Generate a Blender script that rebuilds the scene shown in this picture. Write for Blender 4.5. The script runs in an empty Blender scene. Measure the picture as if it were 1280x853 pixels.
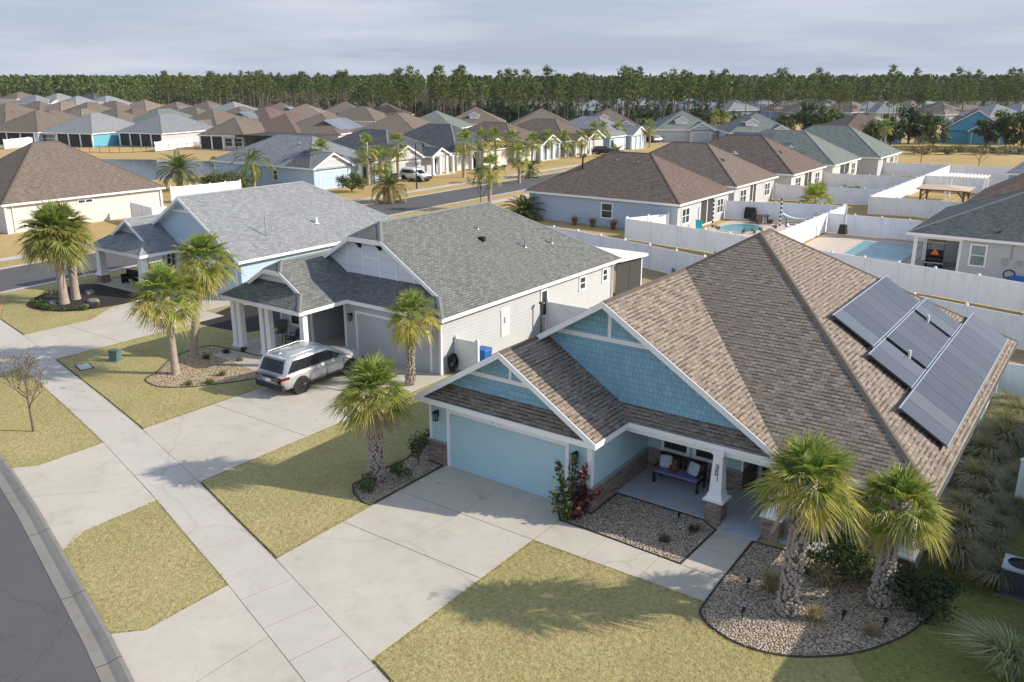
import bpy, bmesh, math, random
from mathutils import Vector, Matrix
R=random.Random(7)
PI=math.pi
sc=bpy.context.scene
COL=sc.collection
# ------------------------------------------------------------------ camera (calibrated from the photograph)
F=1067.75; CX,CY=640.,426.5
CAM=Vector((18.4007,-21.6324,13.5))
RM=Matrix(((0.81206968,-0.17207522,0.55761362),(0.58356048,0.23945601,-0.77596262),(0.,0.95553699,0.29487126)))
def at(u,v,z=0.):
    """ground (or height z) point seen at a pixel of the 1280x853 photograph"""
    r=RM@Vector((u-CX,-(v-CY),-F)); t=(z-CAM.z)/r.z
    return CAM+r*t
def atd(u,v,d):
    """point seen at a pixel at horizontal distance d"""
    r=RM@Vector((u-CX,-(v-CY),-F)); t=d/math.hypot(r.x,r.y)
    return CAM+r*t
cam=bpy.data.cameras.new('camera'); camo=bpy.data.objects.new('camera',cam); COL.objects.link(camo)
cam.sensor_width=36; cam.lens=36*F/1280; cam.clip_start=.5; cam.clip_end=6000
camo.matrix_world=Matrix.Translation(CAM)@RM.to_4x4()
sc.camera=camo
# ------------------------------------------------------------------ mesh builder
class MB:
    def __init__(s): s.v=[]; s.f=[]; s.c=[]; s.sm=[]; s.m=[]; s.cur=0; s.usecol=False
    def vert(s,p): s.v.append((p[0],p[1],p[2])); return len(s.v)-1
    def face(s,pts,col=None,smooth=False):
        i=len(s.v); s.v.extend([(p[0],p[1],p[2]) for p in pts]); s.f.append(list(range(i,i+len(pts)))); s.c.append(col); s.sm.append(smooth); s.m.append(s.cur)
        if col is not None: s.usecol=True
    def faces_idx(s,vs,fs,smooth=False,col=None):
        i=len(s.v); s.v.extend([tuple(p) for p in vs])
        for f in fs: s.f.append([i+k for k in f]); s.c.append(col); s.sm.append(smooth); s.m.append(s.cur)
        if col is not None: s.usecol=True
    def box(s,x0,x1,y0,y1,z0,z1,col=None):
        v=[(x0,y0,z0),(x1,y0,z0),(x1,y1,z0),(x0,y1,z0),(x0,y0,z1),(x1,y0,z1),(x1,y1,z1),(x0,y1,z1)]
        s.faces_idx(v,[(0,3,2,1),(4,5,6,7),(0,1,5,4),(1,2,6,5),(2,3,7,6),(3,0,4,7)],col=col)
    def obox(s,c,dx,dy,z0,z1,ang=0,col=None):
        ca,sa=math.cos(ang),math.sin(ang)
        q=[(c[0]+a*dx/2*ca-b*dy/2*sa,c[1]+a*dx/2*sa+b*dy/2*ca) for a,b in((-1,-1),(1,-1),(1,1),(-1,1))]
        s.prism(q,z0,z1,col)
    def prism(s,q,z0,z1,col=None):
        n=len(q); v=[(p[0],p[1],z0) for p in q]+[(p[0],p[1],z1) for p in q]
        s.faces_idx(v,[tuple(range(n-1,-1,-1)),tuple(range(n,2*n))]+[(i,(i+1)%n,n+(i+1)%n,n+i) for i in range(n)],col=col)
    def taper(s,c,a0,b0,a1,b1,z0,z1):
        v=[(c[0]+i*a0,c[1]+j*b0,z0) for i,j in((-1,-1),(1,-1),(1,1),(-1,1))]+[(c[0]+i*a1,c[1]+j*b1,z1) for i,j in((-1,-1),(1,-1),(1,1),(-1,1))]
        s.faces_idx(v,[(0,3,2,1),(4,5,6,7),(0,1,5,4),(1,2,6,5),(2,3,7,6),(3,0,4,7)])
    def plank(s,p0,p1,drop,th,up=0.):
        """sloping board: top edge p0->p1, hanging down by drop, thickness vector th"""
        p0=Vector(p0);p1=Vector(p1);t=Vector(th);d=Vector((0,0,-drop)); u=Vector((0,0,up))
        v=[p0+u,p1+u,p1+d,p0+d,p0+u+t,p1+u+t,p1+d+t,p0+d+t]
        s.faces_idx(v,[(0,1,2,3),(7,6,5,4),(0,4,5,1),(1,5,6,2),(2,6,7,3),(3,7,4,0)])
    def tube(s,pts,rs,n=8,col=None,smooth=True,cap=True):
        pts=[Vector(p) for p in pts]
        if not hasattr(rs,'__len__'): rs=[rs]*len(pts)
        vs=[];fs=[]
        ref=None
        for k,p in enumerate(pts):
            d=(pts[min(k+1,len(pts)-1)]-pts[max(k-1,0)]).normalized()
            if ref is None: ref=Vector((1,0,0)) if abs(d.x)<.9 else Vector((0,1,0))
            a=(ref-d*ref.dot(d)).normalized(); b=d.cross(a); ref=a
            for i in range(n):
                t=2*PI*i/n; vs.append(p+a*(rs[k]*math.cos(t))+b*(rs[k]*math.sin(t)))
        for k in range(len(pts)-1):
            for i in range(n):
                j=(i+1)%n; fs.append((k*n+i,k*n+j,(k+1)*n+j,(k+1)*n+i))
        s.faces_idx(vs,fs,smooth,col)
        if cap:
            s.faces_idx(vs[:n],[tuple(range(n-1,-1,-1))],False,col); s.faces_idx(vs[-n:],[tuple(range(n))],False,col)
    def cyl(s,c,r,z0,z1,n=12,r1=None,col=None): s.tube([(c[0],c[1],z0),(c[0],c[1],z1)],[r,r if r1 is None else r1],n,col,n>8)
    def disc_y(s,c,r,y0,y1,n=20,col=None): s.tube([(c[0],y0,c[2]),(c[0],y1,c[2])],r,n,col)
    def build(s,name,mat,parent=None,local=False,uv=True,weld=False):
        me=bpy.data.meshes.new(name)
        vs=s.v
        if parent is not None and not local:
            inv=WORLD[parent.name].inverted(); vs=[tuple(inv@Vector(p)) for p in vs]
        me.from_pydata(vs,[],s.f)
        mats=mat if isinstance(mat,(list,tuple)) else [mat]
        for m in mats: me.materials.append(m)
        me.polygons.foreach_set('use_smooth',s.sm)
        if len(mats)>1: me.polygons.foreach_set('material_index',s.m)
        if uv:
            ul=me.uv_layers.new(name='UVMap').data; me.update()
            co=me.vertices
            for p in me.polygons:
                n=p.normal
                if abs(n.z)>.995: t=Vector((1,0,0)); w=Vector((0,1,0))
                else:
                    t=Vector((-n.y,n.x,0)).normalized(); w=n.cross(t).normalized()
                for li in p.loop_indices:
                    q=co[me.loops[li].vertex_index].co; ul[li].uv=(q.dot(t),q.dot(w) if abs(n.z)>.05 else q.z)
        if s.usecol:
            ca=me.color_attributes.new('tone','FLOAT_COLOR','CORNER').data
            for p,c in zip(me.polygons,s.c):
                c=c if c is not None else (.5,.5,.5)
                for li in p.loop_indices: ca[li].color=(c[0],c[1],c[2],1)
        if weld:
            b=bmesh.new(); b.from_mesh(me); bmesh.ops.remove_doubles(b,verts=b.verts,dist=.0005); b.to_mesh(me); b.free()
        me.update()
        o=bpy.data.objects.new(name,me); COL.objects.link(o)
        if parent is not None: o.parent=parent; WORLD[o.name]=WORLD[parent.name]
        else: WORLD[o.name]=Matrix()
        return o
WORLD={}
def tag(o,label=None,cat=None,group=None,kind=None):
    if label: o['label']=label
    if cat: o['category']=cat
    if group: o['group']=group
    if kind: o['kind']=kind
    return o
def thing(name,label,cat,loc=(0,0,0),rz=0,group=None):
    o=bpy.data.objects.new(name,None); COL.objects.link(o); o.empty_display_size=.3
    o.location=loc; o.rotation_euler=(0,0,rz)
    WORLD[o.name]=Matrix.Translation(Vector(loc))@Matrix.Rotation(rz,4,'Z')
    return tag(o,label,cat,group)
def dup(root,loc,rz=0,s=1,label=None,group=None):
    def rec(o,par):
        c=o.copy(); COL.objects.link(c); c.parent=par
        for ch in KIDS.setdefault(o.name,list(o.children)): rec(ch,c)
        return c
    r=rec(root,None); r.location=loc; r.rotation_euler=(0,0,rz)
    r.scale=(s,s,s) if not hasattr(s,'__len__') else s
    if label: r['label']=label
    if group: r['group']=group
    return r
KIDS={}
def place(root,used,loc,rz=0,s=1,label=None,group=None):
    """first use moves the built thing itself, later ones are copies"""
    if root.name not in used:
        used.add(root.name); r=root; KIDS.setdefault(r.name,list(r.children)); r.location=loc; r.rotation_euler=(0,0,rz)
        r.scale=(s,s,s) if not hasattr(s,'__len__') else s
        if label: r['label']=label
        if group: r['group']=group
        return r
    return dup(root,loc,rz,s,label,group)
def struct(name,mb,mat,**k):
    o=mb.build(name,mat,**k); o['kind']='structure'; return o
# ------------------------------------------------------------------ materials
class NT:
    def __init__(s,name):
        s.m=bpy.data.materials.new(name); s.m.use_nodes=True; s.t=s.m.node_tree; s.t.nodes.clear()
        s.out=s.t.nodes.new('ShaderNodeOutputMaterial')
    def n(s,typ,**k):
        o=s.t.nodes.new('ShaderNode'+typ)
        for a,b in k.items():
            if a.startswith('i_'):
                key=a[2:]; key=int(key) if key.isdigit() else key.replace('_',' ')
                if hasattr(b,'is_output') : s.t.links.new(b,o.inputs[key])
                else: o.inputs[key].default_value=b
            else: setattr(o,a,b)
        return o
    def l(s,a,b): s.t.links.new(a,b)
    def mix(s,fac,a,b,blend='MIX'):
        o=s.t.nodes.new('ShaderNodeMix'); o.data_type='RGBA'; o.blend_type=blend; o.clamp_factor=True
        for key,val in ((0,fac),(6,a),(7,b)):
            if hasattr(val,'is_output'): s.l(val,o.inputs[key])
            else: o.inputs[key].default_value=(tuple(val)+(1,) if hasattr(val,'__len__') and len(val)==3 else val)
        return o.outputs[2]
    def ramp(s,fac,stops,interp='LINEAR'):
        o=s.t.nodes.new('ShaderNodeValToRGB'); s.l(fac,o.inputs[0]); cr=o.color_ramp; cr.interpolation=interp
        while len(cr.elements)<len(stops): cr.elements.new(.5)
        for e,(p,c) in zip(cr.elements,stops):
            e.position=p; e.color=tuple(c)+(1,) if hasattr(c,'__len__') else (c,c,c,1)
        return o.outputs[0]
    def noise(s,scale,detail=4,rough=.55,vec=None,out=0):
        o=s.n('TexNoise',i_Scale=scale,i_Detail=detail,i_Roughness=rough)
        if vec is not None: s.l(vec,o.inputs['Vector'])
        return o.outputs[out]
    def pos(s): return s.n('NewGeometry').outputs['Position']
    def obj(s): return s.n('TexCoord').outputs['Object']
    def uv(s): return s.n('TexCoord').outputs['UV']
    def map(s,vec,scale=(1,1,1),loc=(0,0,0)):
        o=s.n('Mapping'); s.l(vec,o.inputs[0]); o.inputs['Scale'].default_value=scale; o.inputs['Location'].default_value=loc; return o.outputs[0]
    def bump(s,h,strength=.3,dist=.02,nrm=None):
        o=s.n('Bump',i_Strength=strength,i_Distance=dist); s.l(h,o.inputs['Height'])
        if nrm is not None: s.l(nrm,o.inputs['Normal'])
        return o.outputs[0]
    def bsdf(s,col,rough=.7,metal=0,spec=.3,nrm=None,**k):
        o=s.n('BsdfPrincipled')
        for key,val in (('Base Color',col),('Roughness',rough),('Metallic',metal),('Specular IOR Level',spec)):
            if hasattr(val,'is_output'): s.l(val,o.inputs[key])
            else: o.inputs[key].default_value=(tuple(val)+(1,) if hasattr(val,'__len__') else val)
        for key,val in k.items(): o.inputs[key.replace('_',' ')].default_value=val
        if nrm is not None: s.l(nrm,o.inputs['Normal'])
        return o.outputs[0]
    def done(s,sh): s.l(sh,s.out.inputs[0]); return s.m
def mul(c,k): return tuple(x*k for x in c)
def lerp3(a,b,t): return tuple(x+(y-x)*t for x,y in zip(a,b))
def plain(name,col,rough=.6,metal=0,spec=.3,var=.08,vs=3.,bump=0):
    t=NT(name); p=t.obj(); n=t.noise(vs,5,.6,p)
    c=t.mix(n,mul(col,1-var),mul(col,1+var)); nb=t.bump(t.noise(vs*12,3,.6,p),bump,.01) if bump else None
    return t.done(t.bsdf(c,rough,metal,spec,nb))
def shingle(name,c,hi=None,dark=.55,row=.145,tab=.27,con=1.,dash=.7):
    """asphalt shingles: staggered tabs of mixed granule colours, worn streaks"""
    t=NT(name); uv=t.uv()
    wob=t.noise(2.2,2,.5,uv); 
    uvw=t.n('VectorMath',operation='ADD'); t.l(uv,uvw.inputs[0])
    sub=t.n('VectorMath',operation='SCALE',i_Scale=.012); t.l(t.noise(5.,2,.5,uv,1),sub.inputs[0]); t.l(sub.outputs[0],uvw.inputs[1])
    b=t.n('TexBrick',offset=.5,offset_frequency=2,squash=1.,squash_frequency=2); t.l(uvw.outputs[0],b.inputs['Vector'])
    b.inputs['Scale'].default_value=1; b.inputs['Brick Width'].default_value=tab; b.inputs['Row Height'].default_value=row
    b.inputs['Mortar Size'].default_value=.011; b.inputs['Mortar Smooth'].default_value=.3; b.inputs['Bias'].default_value=0.
    h=hi or mul(c,1.25)
    b.inputs['Color1'].default_value=mul(c,.86)+(1,); b.inputs['Color2'].default_value=mul(lerp3(c,h,.62),1.)+(1,); b.inputs['Mortar'].default_value=mul(c,dark)+(1,)
    gran=t.mix(t.noise(55,2,.7,uv),(.78,.78,.78),(1.2,1.2,1.2))
    big=t.mix(t.noise(.35,5,.65,uv),(.88,.88,.87),(1.10,1.10,1.09))
    st=t.mix(t.noise(1.,4,.6,t.map(uv,(2.2,.22,1))),(.88,.88,.88),(1.1,1.1,1.1))
    col=t.mix(1.,t.mix(1.,t.mix(1.,b.outputs[0],gran,'MULTIPLY'),big,'MULTIPLY'),st,'MULTIPLY')
    # each course lifts toward its lower edge
    sy=t.n('SeparateXYZ'); t.l(uvw.outputs[0],sy.inputs[0]); m=t.n('Math',operation='FRACT'); d=t.n('Math',operation='DIVIDE'); t.l(sy.outputs[1],d.inputs[0]); d.inputs[1].default_value=row; t.l(d.outputs[0],m.inputs[0])
    inv=t.n('Math',operation='SUBTRACT'); inv.inputs[0].default_value=1; t.l(m.outputs[0],inv.inputs[1])
    # dark granule band printed under random tabs of each course
    b2=t.n('TexBrick',offset=.37,offset_frequency=3,squash=.8,squash_frequency=2); t.l(uvw.outputs[0],b2.inputs['Vector'])
    for k,v in (('Scale',1),('Brick Width',tab*1.15),('Row Height',row),('Mortar Size',.004),('Mortar Smooth',.1),('Bias',0.)): b2.inputs[k].default_value=v
    b2.inputs['Color1'].default_value=(0,0,0,1); b2.inputs['Color2'].default_value=(1,1,1,1); b2.inputs['Mortar'].default_value=(0,0,0,1)
    rnd=t.ramp(b2.outputs[0],[(.42,0.),(.56,1.)]); low=t.ramp(m.outputs[0],[(.30,1.),(.40,0.)]); dm=t.n('Math',operation='MULTIPLY'); t.l(rnd,dm.inputs[0]); t.l(low,dm.inputs[1])
    col=t.mix(dm.outputs[0],col,t.mix(1.,col,(dash,dash,dash),'MULTIPLY'))
    hh=t.n('Math',operation='MULTIPLY_ADD'); t.l(b.outputs[1],hh.inputs[0]); hh.inputs[1].default_value=-.6; t.l(inv.outputs[0],hh.inputs[2])
    return t.done(t.bsdf(col,.95,0,.12,t.bump(hh.outputs[0],.55,.02)))
def lap(name,c,row=.18,var=.05,rough=.6,grime=.12,lo=.72):
    """horizontal lap siding"""
    t=NT(name); uv=t.uv(); sy=t.n('SeparateXYZ'); t.l(uv,sy.inputs[0])
    d=t.n('Math',operation='DIVIDE'); t.l(sy.outputs[1],d.inputs[0]); d.inputs[1].default_value=row
    m=t.n('Math',operation='FRACT'); t.l(d.outputs[0],m.inputs[0])
    inv=t.n('Math',operation='SUBTRACT'); inv.inputs[0].default_value=1; t.l(m.outputs[0],inv.inputs[1])
    line=t.ramp(m.outputs[0],[(0,.0),(.06,1),(1,1)])
    n=t.noise(1.1,5,.6,uv); col=t.mix(n,mul(c,1-var-grime*.5),mul(c,1+var)); col=t.mix(line,mul(c,lo),col)
    return t.done(t.bsdf(col,rough,0,.25,t.bump(inv.outputs[0],.7,.02)))
def bricky(name,c1,c2,mortar,w,h,ms=.01,off=.5,rough=.8,bump=.5,noisec=.2,nscale=8):
    t=NT(name); uv=t.uv(); b=t.n('TexBrick',offset=off,offset_frequency=2,squash=.8,squash_frequency=3); t.l(uv,b.inputs['Vector'])
    for k,v in (('Scale',1),('Brick Width',w),('Row Height',h),('Mortar Size',ms),('Mortar Smooth',.2),('Bias',0)): b.inputs[k].default_value=v
    for k,v in (('Color1',c1),('Color2',c2),('Mortar',mortar)): b.inputs[k].default_value=tuple(v)+(1,)
    n=t.mix(t.noise(nscale,5,.65,uv),(1-noisec,)*3,(1+noisec,)*3); col=t.mix(1.,b.outputs[0],n,'MULTIPLY')
    hh=t.n('Math',operation='MULTIPLY_ADD'); t.l(b.outputs[1],hh.inputs[0]); hh.inputs[1].default_value=-1; t.l(t.noise(nscale*3,4,.6,uv),hh.inputs[2])
    return t.done(t.bsdf(col,rough,0,.2,t.bump(hh.outputs[0],bump,.02)))
def concrete(name,c,stain=.16,sc_=1.):
    t=NT(name); p=t.pos()
    a=t.mix(t.noise(.35*sc_,6,.65,p),mul(c,1-stain),mul(c,1+stain*.6))
    b=t.mix(t.noise(2.3*sc_,6,.7,p),(.9,.9,.9),(1.07,1.07,1.06)); g=t.mix(t.noise(60,2,.6,p),(.92,.92,.92),(1.07,1.07,1.07))
    st=t.ramp(t.noise(.8*sc_,5,.75,t.map(p,(1,1,1),(31,7,0))),[(.0,(.7,.68,.64)),(.34,(.9,.89,.87)),(.47,(1,1,1)),(1,(1.02,1.02,1.02))])
    sp=t.ramp(t.noise(1.15*sc_,3,.55,t.map(p,(1,1,1),(5,61,0))),[(.24,(.66,.64,.61)),(.33,(1,1,1))])
    col=t.mix(1.,t.mix(1.,t.mix(1.,t.mix(1.,a,b,'MULTIPLY'),g,'MULTIPLY'),st,'MULTIPLY'),sp,'MULTIPLY')
    cr=t.n('TexVoronoi',feature='DISTANCE_TO_EDGE',i_Scale=.07); w=t.n('VectorMath',operation='ADD'); t.l(p,w.inputs[0]); t.l(t.noise(.6,5,.6,p,1),w.inputs[1]); t.l(w.outputs[0],cr.inputs['Vector']); col=t.mix(1.,col,t.ramp(cr.outputs[0],[(.0,(.88,.87,.85)),(.0012,(1,1,1))]),'MULTIPLY')
    return t.done(t.bsdf(col,.85,0,.2,t.bump(t.noise(80,3,.6,p),.12,.006)))
def grass(name,c1,c2,c3,patch=.22,fine=1.):
    """mown lawn: blade-scale speckle, tufts, dry and green patches"""
    t=NT(name); p=t.pos()
    a=t.mix(t.ramp(t.noise(patch,5,.62,p),[(.34,0.),(.64,1.)]),c1,c2)
    a=t.mix(t.ramp(t.noise(patch*2.3,4,.6,t.map(p,(1,1,1),(13,5,0))),[(.50,0.),(.70,.6)]),a,c3)
    tuft=t.mix(t.ramp(t.noise(7.*fine,4,.7,p),[(.3,0.),(.7,1.)]),(.74,.75,.7),(1.2,1.18,1.15))
    bl=t.ramp(t.noise(32.*fine,3,.75,p),[(.3,(.64,.66,.58)),(.46,(1.,1.,1.)),(.7,(1.26,1.23,1.18))])
    dk=t.ramp(t.noise(15*fine,2,.6,t.map(p,(1,1,1),(3,9,0))),[(.3,(.55,.58,.48)),(.40,(1,1,1))])
    col=t.mix(1.,t.mix(1.,t.mix(1.,a,tuft,'MULTIPLY'),bl,'MULTIPLY'),dk,'MULTIPLY')
    h=t.n('Math',operation='MULTIPLY_ADD'); t.l(t.noise(26*fine,3,.7,p),h.inputs[0]); h.inputs[1].default_value=.6; t.l(t.noise(6*fine,3,.6,p),h.inputs[2])
    return t.done(t.bsdf(col,.95,0,.1,t.bump(h.outputs[0],.9,.06)))
def leafm(name,trans=.35,rough=.5,spec=.3):
    """foliage: hue comes from each leaf's own tone attribute"""
    t=NT(name); a=t.n('Attribute',attribute_name='tone'); c=a.outputs['Color']
    s1=t.bsdf(c,rough,0,spec); tr=t.n('BsdfTranslucent'); t.l(t.mix(1.,c,(1.15,1.2,.7),'MULTIPLY'),tr.inputs[0])
    mx=t.n('MixShader',i_0=trans); t.l(s1,mx.inputs[1]); t.l(tr.outputs[0],mx.inputs[2])
    return t.done(mx.outputs[0])
def glassy(name,col,rough=.06,spec=.6): 
    t=NT(name); p=t.obj(); n=t.bump(t.noise(.8,2,.5,p),.06,.05)
    return t.done(t.bsdf(t.mix(t.noise(1.3,3,.5,p),mul(col,.6),mul(col,1.4)),rough,0,spec,n))
def gravel(name,cols,scale=16):
    t=NT(name); p=t.pos(); v=t.n('TexVoronoi',i_Scale=scale,i_Randomness=1.); t.l(p,v.inputs['Vector'])
    s=t.n('SeparateColor'); t.l(v.outputs['Color'],s.inputs[0])
    c=t.ramp(s.outputs[0],[(i/(len(cols)-1),k) for i,k in enumerate(cols)])
    e=t.ramp(v.outputs['Distance'],[(.35,(1,1,1)),(.75,(.3,.28,.27))])
    big=t.mix(t.noise(1.2,4,.6,p),(.82,.81,.8),(1.12,1.12,1.1))
    inv=t.n('Math',operation='SUBTRACT'); inv.inputs[0].default_value=1; t.l(v.outputs['Distance'],inv.inputs[1])
    return t.done(t.bsdf(t.mix(1.,t.mix(1.,c,e,'MULTIPLY'),big,'MULTIPLY'),.85,0,.2,t.bump(inv.outputs[0],1.,.05)))
M={}
def boards(name,c):
    """tongue and groove vinyl: vertical board lines, a little mildew toward the ground"""
    t=NT(name); uv=t.uv(); s=t.n('SeparateXYZ'); t.l(uv,s.inputs[0]); m=t.n('Math',operation='MULTIPLY'); t.l(s.outputs[0],m.inputs[0]); m.inputs[1].default_value=5.6
    f=t.n('Math',operation='FRACT'); t.l(m.outputs[0],f.inputs[0]); r=t.ramp(f.outputs[0],[(0,.80),(.07,1),(1,1)])
    n=t.mix(t.noise(.7,5,.65,t.obj()),(.90,.90,.885),(1.05,1.05,1.05)); d=t.ramp(t.noise(1.7,4,.7,t.map(uv,(1,.25,1))),[(.30,(.86,.87,.83)),(.5,(1,1,1))])
    return t.done(t.bsdf(t.mix(1.,t.mix(1.,t.mix(1.,r,c,'MULTIPLY'),n,'MULTIPLY'),d,'MULTIPLY'),.45,0,.3))
def aggregate(name,c):
    t=NT(name); p=t.pos(); a=t.mix(t.noise(.25,6,.65,p),mul(c,.82),mul(c,1.12)); g=t.ramp(t.noise(70,2,.8,p),[(.3,(.6,.6,.6)),(.5,(1,1,1)),(.72,(1.5,1.48,1.45))])
    s=t.ramp(t.noise(.9,5,.7,t.map(p,(1,1,1),(11,4,0))),[(.28,(.72,.71,.7)),(.42,(1,1,1))]); sp=t.ramp(t.noise(3.1,2,.5,t.map(p,(1,1,1),(2,40,0))),[(.20,(.35,.34,.33)),(.25,(1,1,1))])
    cr=t.n('TexVoronoi',feature='DISTANCE_TO_EDGE',i_Scale=.12); w=t.n('VectorMath',operation='ADD'); t.l(p,w.inputs[0]); t.l(t.noise(.8,4,.6,p,1),w.inputs[1]); t.l(w.outputs[0],cr.inputs['Vector']); ck=t.ramp(cr.outputs[0],[(.0,(.8,.79,.78)),(.004,(1,1,1))])
    col=a
    for x in(g,s,sp,ck): col=t.mix(1.,col,x,'MULTIPLY')
    return t.done(t.bsdf(col,.9,0,.2,t.bump(t.noise(90,3,.7,p),.35,.008)))
WHITE=(.80,.795,.785)
M['white']=plain('white_paint',WHITE,.45,var=.05,vs=1.5)
M['vinyl']=boards('white_vinyl',(.84,.84,.86))
M['roof_brown']=shingle('brown_shingles',(.255,.205,.165),(.365,.305,.25),dark=.45,dash=.45)
M['roof_dkbrown']=shingle('dark_brown_shingles',(.165,.120,.102),(.25,.19,.16),dark=.5)
M['roof_midbrown']=shingle('weathered_brown_shingles',(.185,.148,.122),(.27,.22,.18),dark=.5)
M['roof_grey']=shingle('grey_green_shingles',(.17,.178,.168),(.245,.25,.235),dark=.5)
M['roof_light']=shingle('pale_grey_shingles',(.26,.27,.28),(.35,.36,.365),dark=.62,dash=.82)
M['roof_mid']=shingle('mid_grey_shingles',(.23,.24,.26),(.33,.34,.36),dark=.5)
M['roof_char']=shingle('charcoal_shingles',(.085,.095,.105),(.15,.16,.17),dark=.5)
M['roof_green']=shingle('green_grey_shingles',(.17,.20,.18),(.28,.31,.28),dark=.5)
M['cap_brown']=plain('brown_ridge_caps',(.115,.093,.075),.95,var=.3,vs=6)
M['cap_grey']=plain('grey_ridge_caps',(.19,.20,.19),.95,var=.3,vs=6); M['cap_light']=plain('pale_ridge_caps',(.28,.29,.295),.95,var=.15,vs=6)
M['blue_lap']=lap('blue_lap_siding',(.41,.57,.61),.17)
M['blue_door']=lap('blue_garage_panel',(.40,.62,.68),.53,var=.03)
M['shake']=bricky('blue_shingle_siding',(.215,.40,.50),(.275,.47,.57),(.13,.27,.36),.17,.19,.008,.37,.7,.5,.12,3)
M['white_lap']=lap('white_lap_siding',(.475,.48,.485),.18,lo=.94)
M['white_batten']=lap('white_gable_siding',(.70,.72,.76),.6)
M['grey_lap']=lap('grey_lap_siding',(.50,.50,.50),.17)
M['cream_lap']=lap('cream_lap_siding',(.66,.62,.54),.18)
M['greige_lap']=lap('greige_lap_siding',(.60,.57,.53),.18)
M['bluegrey_lap']=lap('blue_grey_lap_siding',(.40,.47,.56),.18)
M['paleblue_lap']=lap('pale_blue_lap_siding',(.42,.54,.66),.18)
M['teal_lap']=lap('teal_lap_siding',(.10,.36,.40),.18)
M['navy_lap']=lap('deep_blue_lap_siding',(.10,.20,.34),.18)
M['turq_lap']=lap('turquoise_lap_siding',(.13,.38,.50),.18)
M['stone']=bricky('ledge_stone',(.22,.155,.125),(.36,.29,.25),(.07,.055,.05),.34,.075,.006,.41,.85,.9,.45,9)
M['redbrick']=bricky('brown_brick',(.26,.14,.10),(.34,.2,.15),(.3,.28,.25),.22,.075,.008)
M['concrete']=concrete('driveway_concrete',(.53,.475,.40),.26)
M['walk']=concrete('sidewalk_concrete',(.52,.475,.42),.2)
M['gutter']=concrete('kerb_concrete',(.25,.235,.21),.3)
M['asphalt']=aggregate('road_asphalt',(.112,.105,.104))
M['porchfloor']=concrete('painted_porch_floor',(.40,.43,.46),.08)
M['paver']=bricky('patio_pavers',(.55,.44,.36),(.62,.52,.44),(.35,.3,.25),.3,.15,.006)
M['joint']=plain('soil_joint',(.05,.04,.028),.95,var=.3)
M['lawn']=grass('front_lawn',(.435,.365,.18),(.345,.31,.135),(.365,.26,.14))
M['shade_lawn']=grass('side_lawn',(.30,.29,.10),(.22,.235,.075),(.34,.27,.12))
M['tan']=grass('dormant_grass',(.42,.29,.135),(.48,.345,.165),(.30,.27,.11),.06,.5)
M['gravel']=gravel('bed_gravel',[(.28,.21,.155),(.50,.40,.30),(.64,.53,.41),(.40,.29,.205),(.74,.65,.54),(.34,.26,.20)],17)
M['gravel_tan']=gravel('tan_bed_gravel',[(.42,.31,.18),(.58,.46,.30),(.70,.58,.40),(.40,.28,.17),(.64,.52,.36)],13)
M['mulch']=plain('dark_mulch',(.035,.028,.024),.95,var=.5,vs=9,bump=.5)
M['edging']=plain('dark_bed_edging',(.05,.043,.036),.85,var=.4,vs=7)
M['black']=plain('black_metal',(.018,.018,.019),.45,var=.2)
M['dkgrey']=plain('dark_grey_plastic',(.07,.07,.075),.5)
M['grey']=plain('grey_metal',(.33,.34,.34),.45,.3)
M['screen']=plain('dark_insect_screen',(.05,.048,.045),.8)
M['pane']=glassy('window_glass',(.03,.045,.05))
M['pane_lit']=glassy('pale_window_glass',(.16,.22,.22),.1)
M['bark']=plain('pine_bark',(.15,.115,.09),.95,var=.35,vs=5,bump=.4)
M['palmbark']=plain('palm_trunk_bark',(.33,.275,.22),.95,var=.4,vs=7,bump=.6)
M['boot']=plain('palm_leaf_bases',(.40,.345,.30),.9,var=.4,vs=14,bump=.4); M['palmcore']=plain('palm_trunk_fibre',(.10,.08,.065),.95,var=.4,vs=9,bump=.5)
M['leaf']=leafm('foliage',.3)
M['frond']=leafm('palm_frond',.33,.42,.4)
M['needle']=leafm('pine_needles',.2,.7,.1)
M['water']=plain('pond_water',(.03,.037,.04),.12,0,.03,.25,.05)
M['pool']=glassy('pool_water',(.12,.34,.38),.04,.5)
def stripes(name):
    t=NT(name); s=t.n('SeparateXYZ'); t.l(t.obj(),s.inputs[0]); m=t.n('Math',operation='MULTIPLY'); t.l(s.outputs[2],m.inputs[0]); m.inputs[1].default_value=2.5; f=t.n('Math',operation='FRACT'); t.l(m.outputs[0],f.inputs[0]); return t.done(t.bsdf(t.ramp(f.outputs[0],[(0,.02),(.5,.7)],'CONSTANT'),.6))
M['stripe']=stripes('black_white_bands')
M['backyard']=grass('backyard_ground',(.34,.25,.15),(.42,.31,.19),(.26,.22,.10),.3,.7)
M['lawn_dry']=grass('pond_bank_grass',(.44,.34,.15),(.36,.32,.12),(.48,.36,.18),.1,.6)
# ------------------------------------------------------------------ light, sky, render
SUN=Vector((1.54,.97,1.)).normalized()
el=math.asin(SUN.z); azm=math.atan2(SUN.x,SUN.y)   # azimuth from +y toward +x
w=bpy.data.worlds.new('World'); sc.world=w; w.use_nodes=True; nt=w.node_tree; nt.nodes.clear()
L=nt.links.new
wo=nt.nodes.new('ShaderNodeOutputWorld'); bg=nt.nodes.new('ShaderNodeBackground'); sk=nt.nodes.new('ShaderNodeTexSky')
sk.sky_type='NISHITA'; sk.sun_disc=False; sk.sun_elevation=el; sk.sun_rotation=azm; sk.altitude=10; sk.air_density=1.; sk.dust_density=1.2; sk.ozone_density=1.2
bg.inputs[1].default_value=.15
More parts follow.
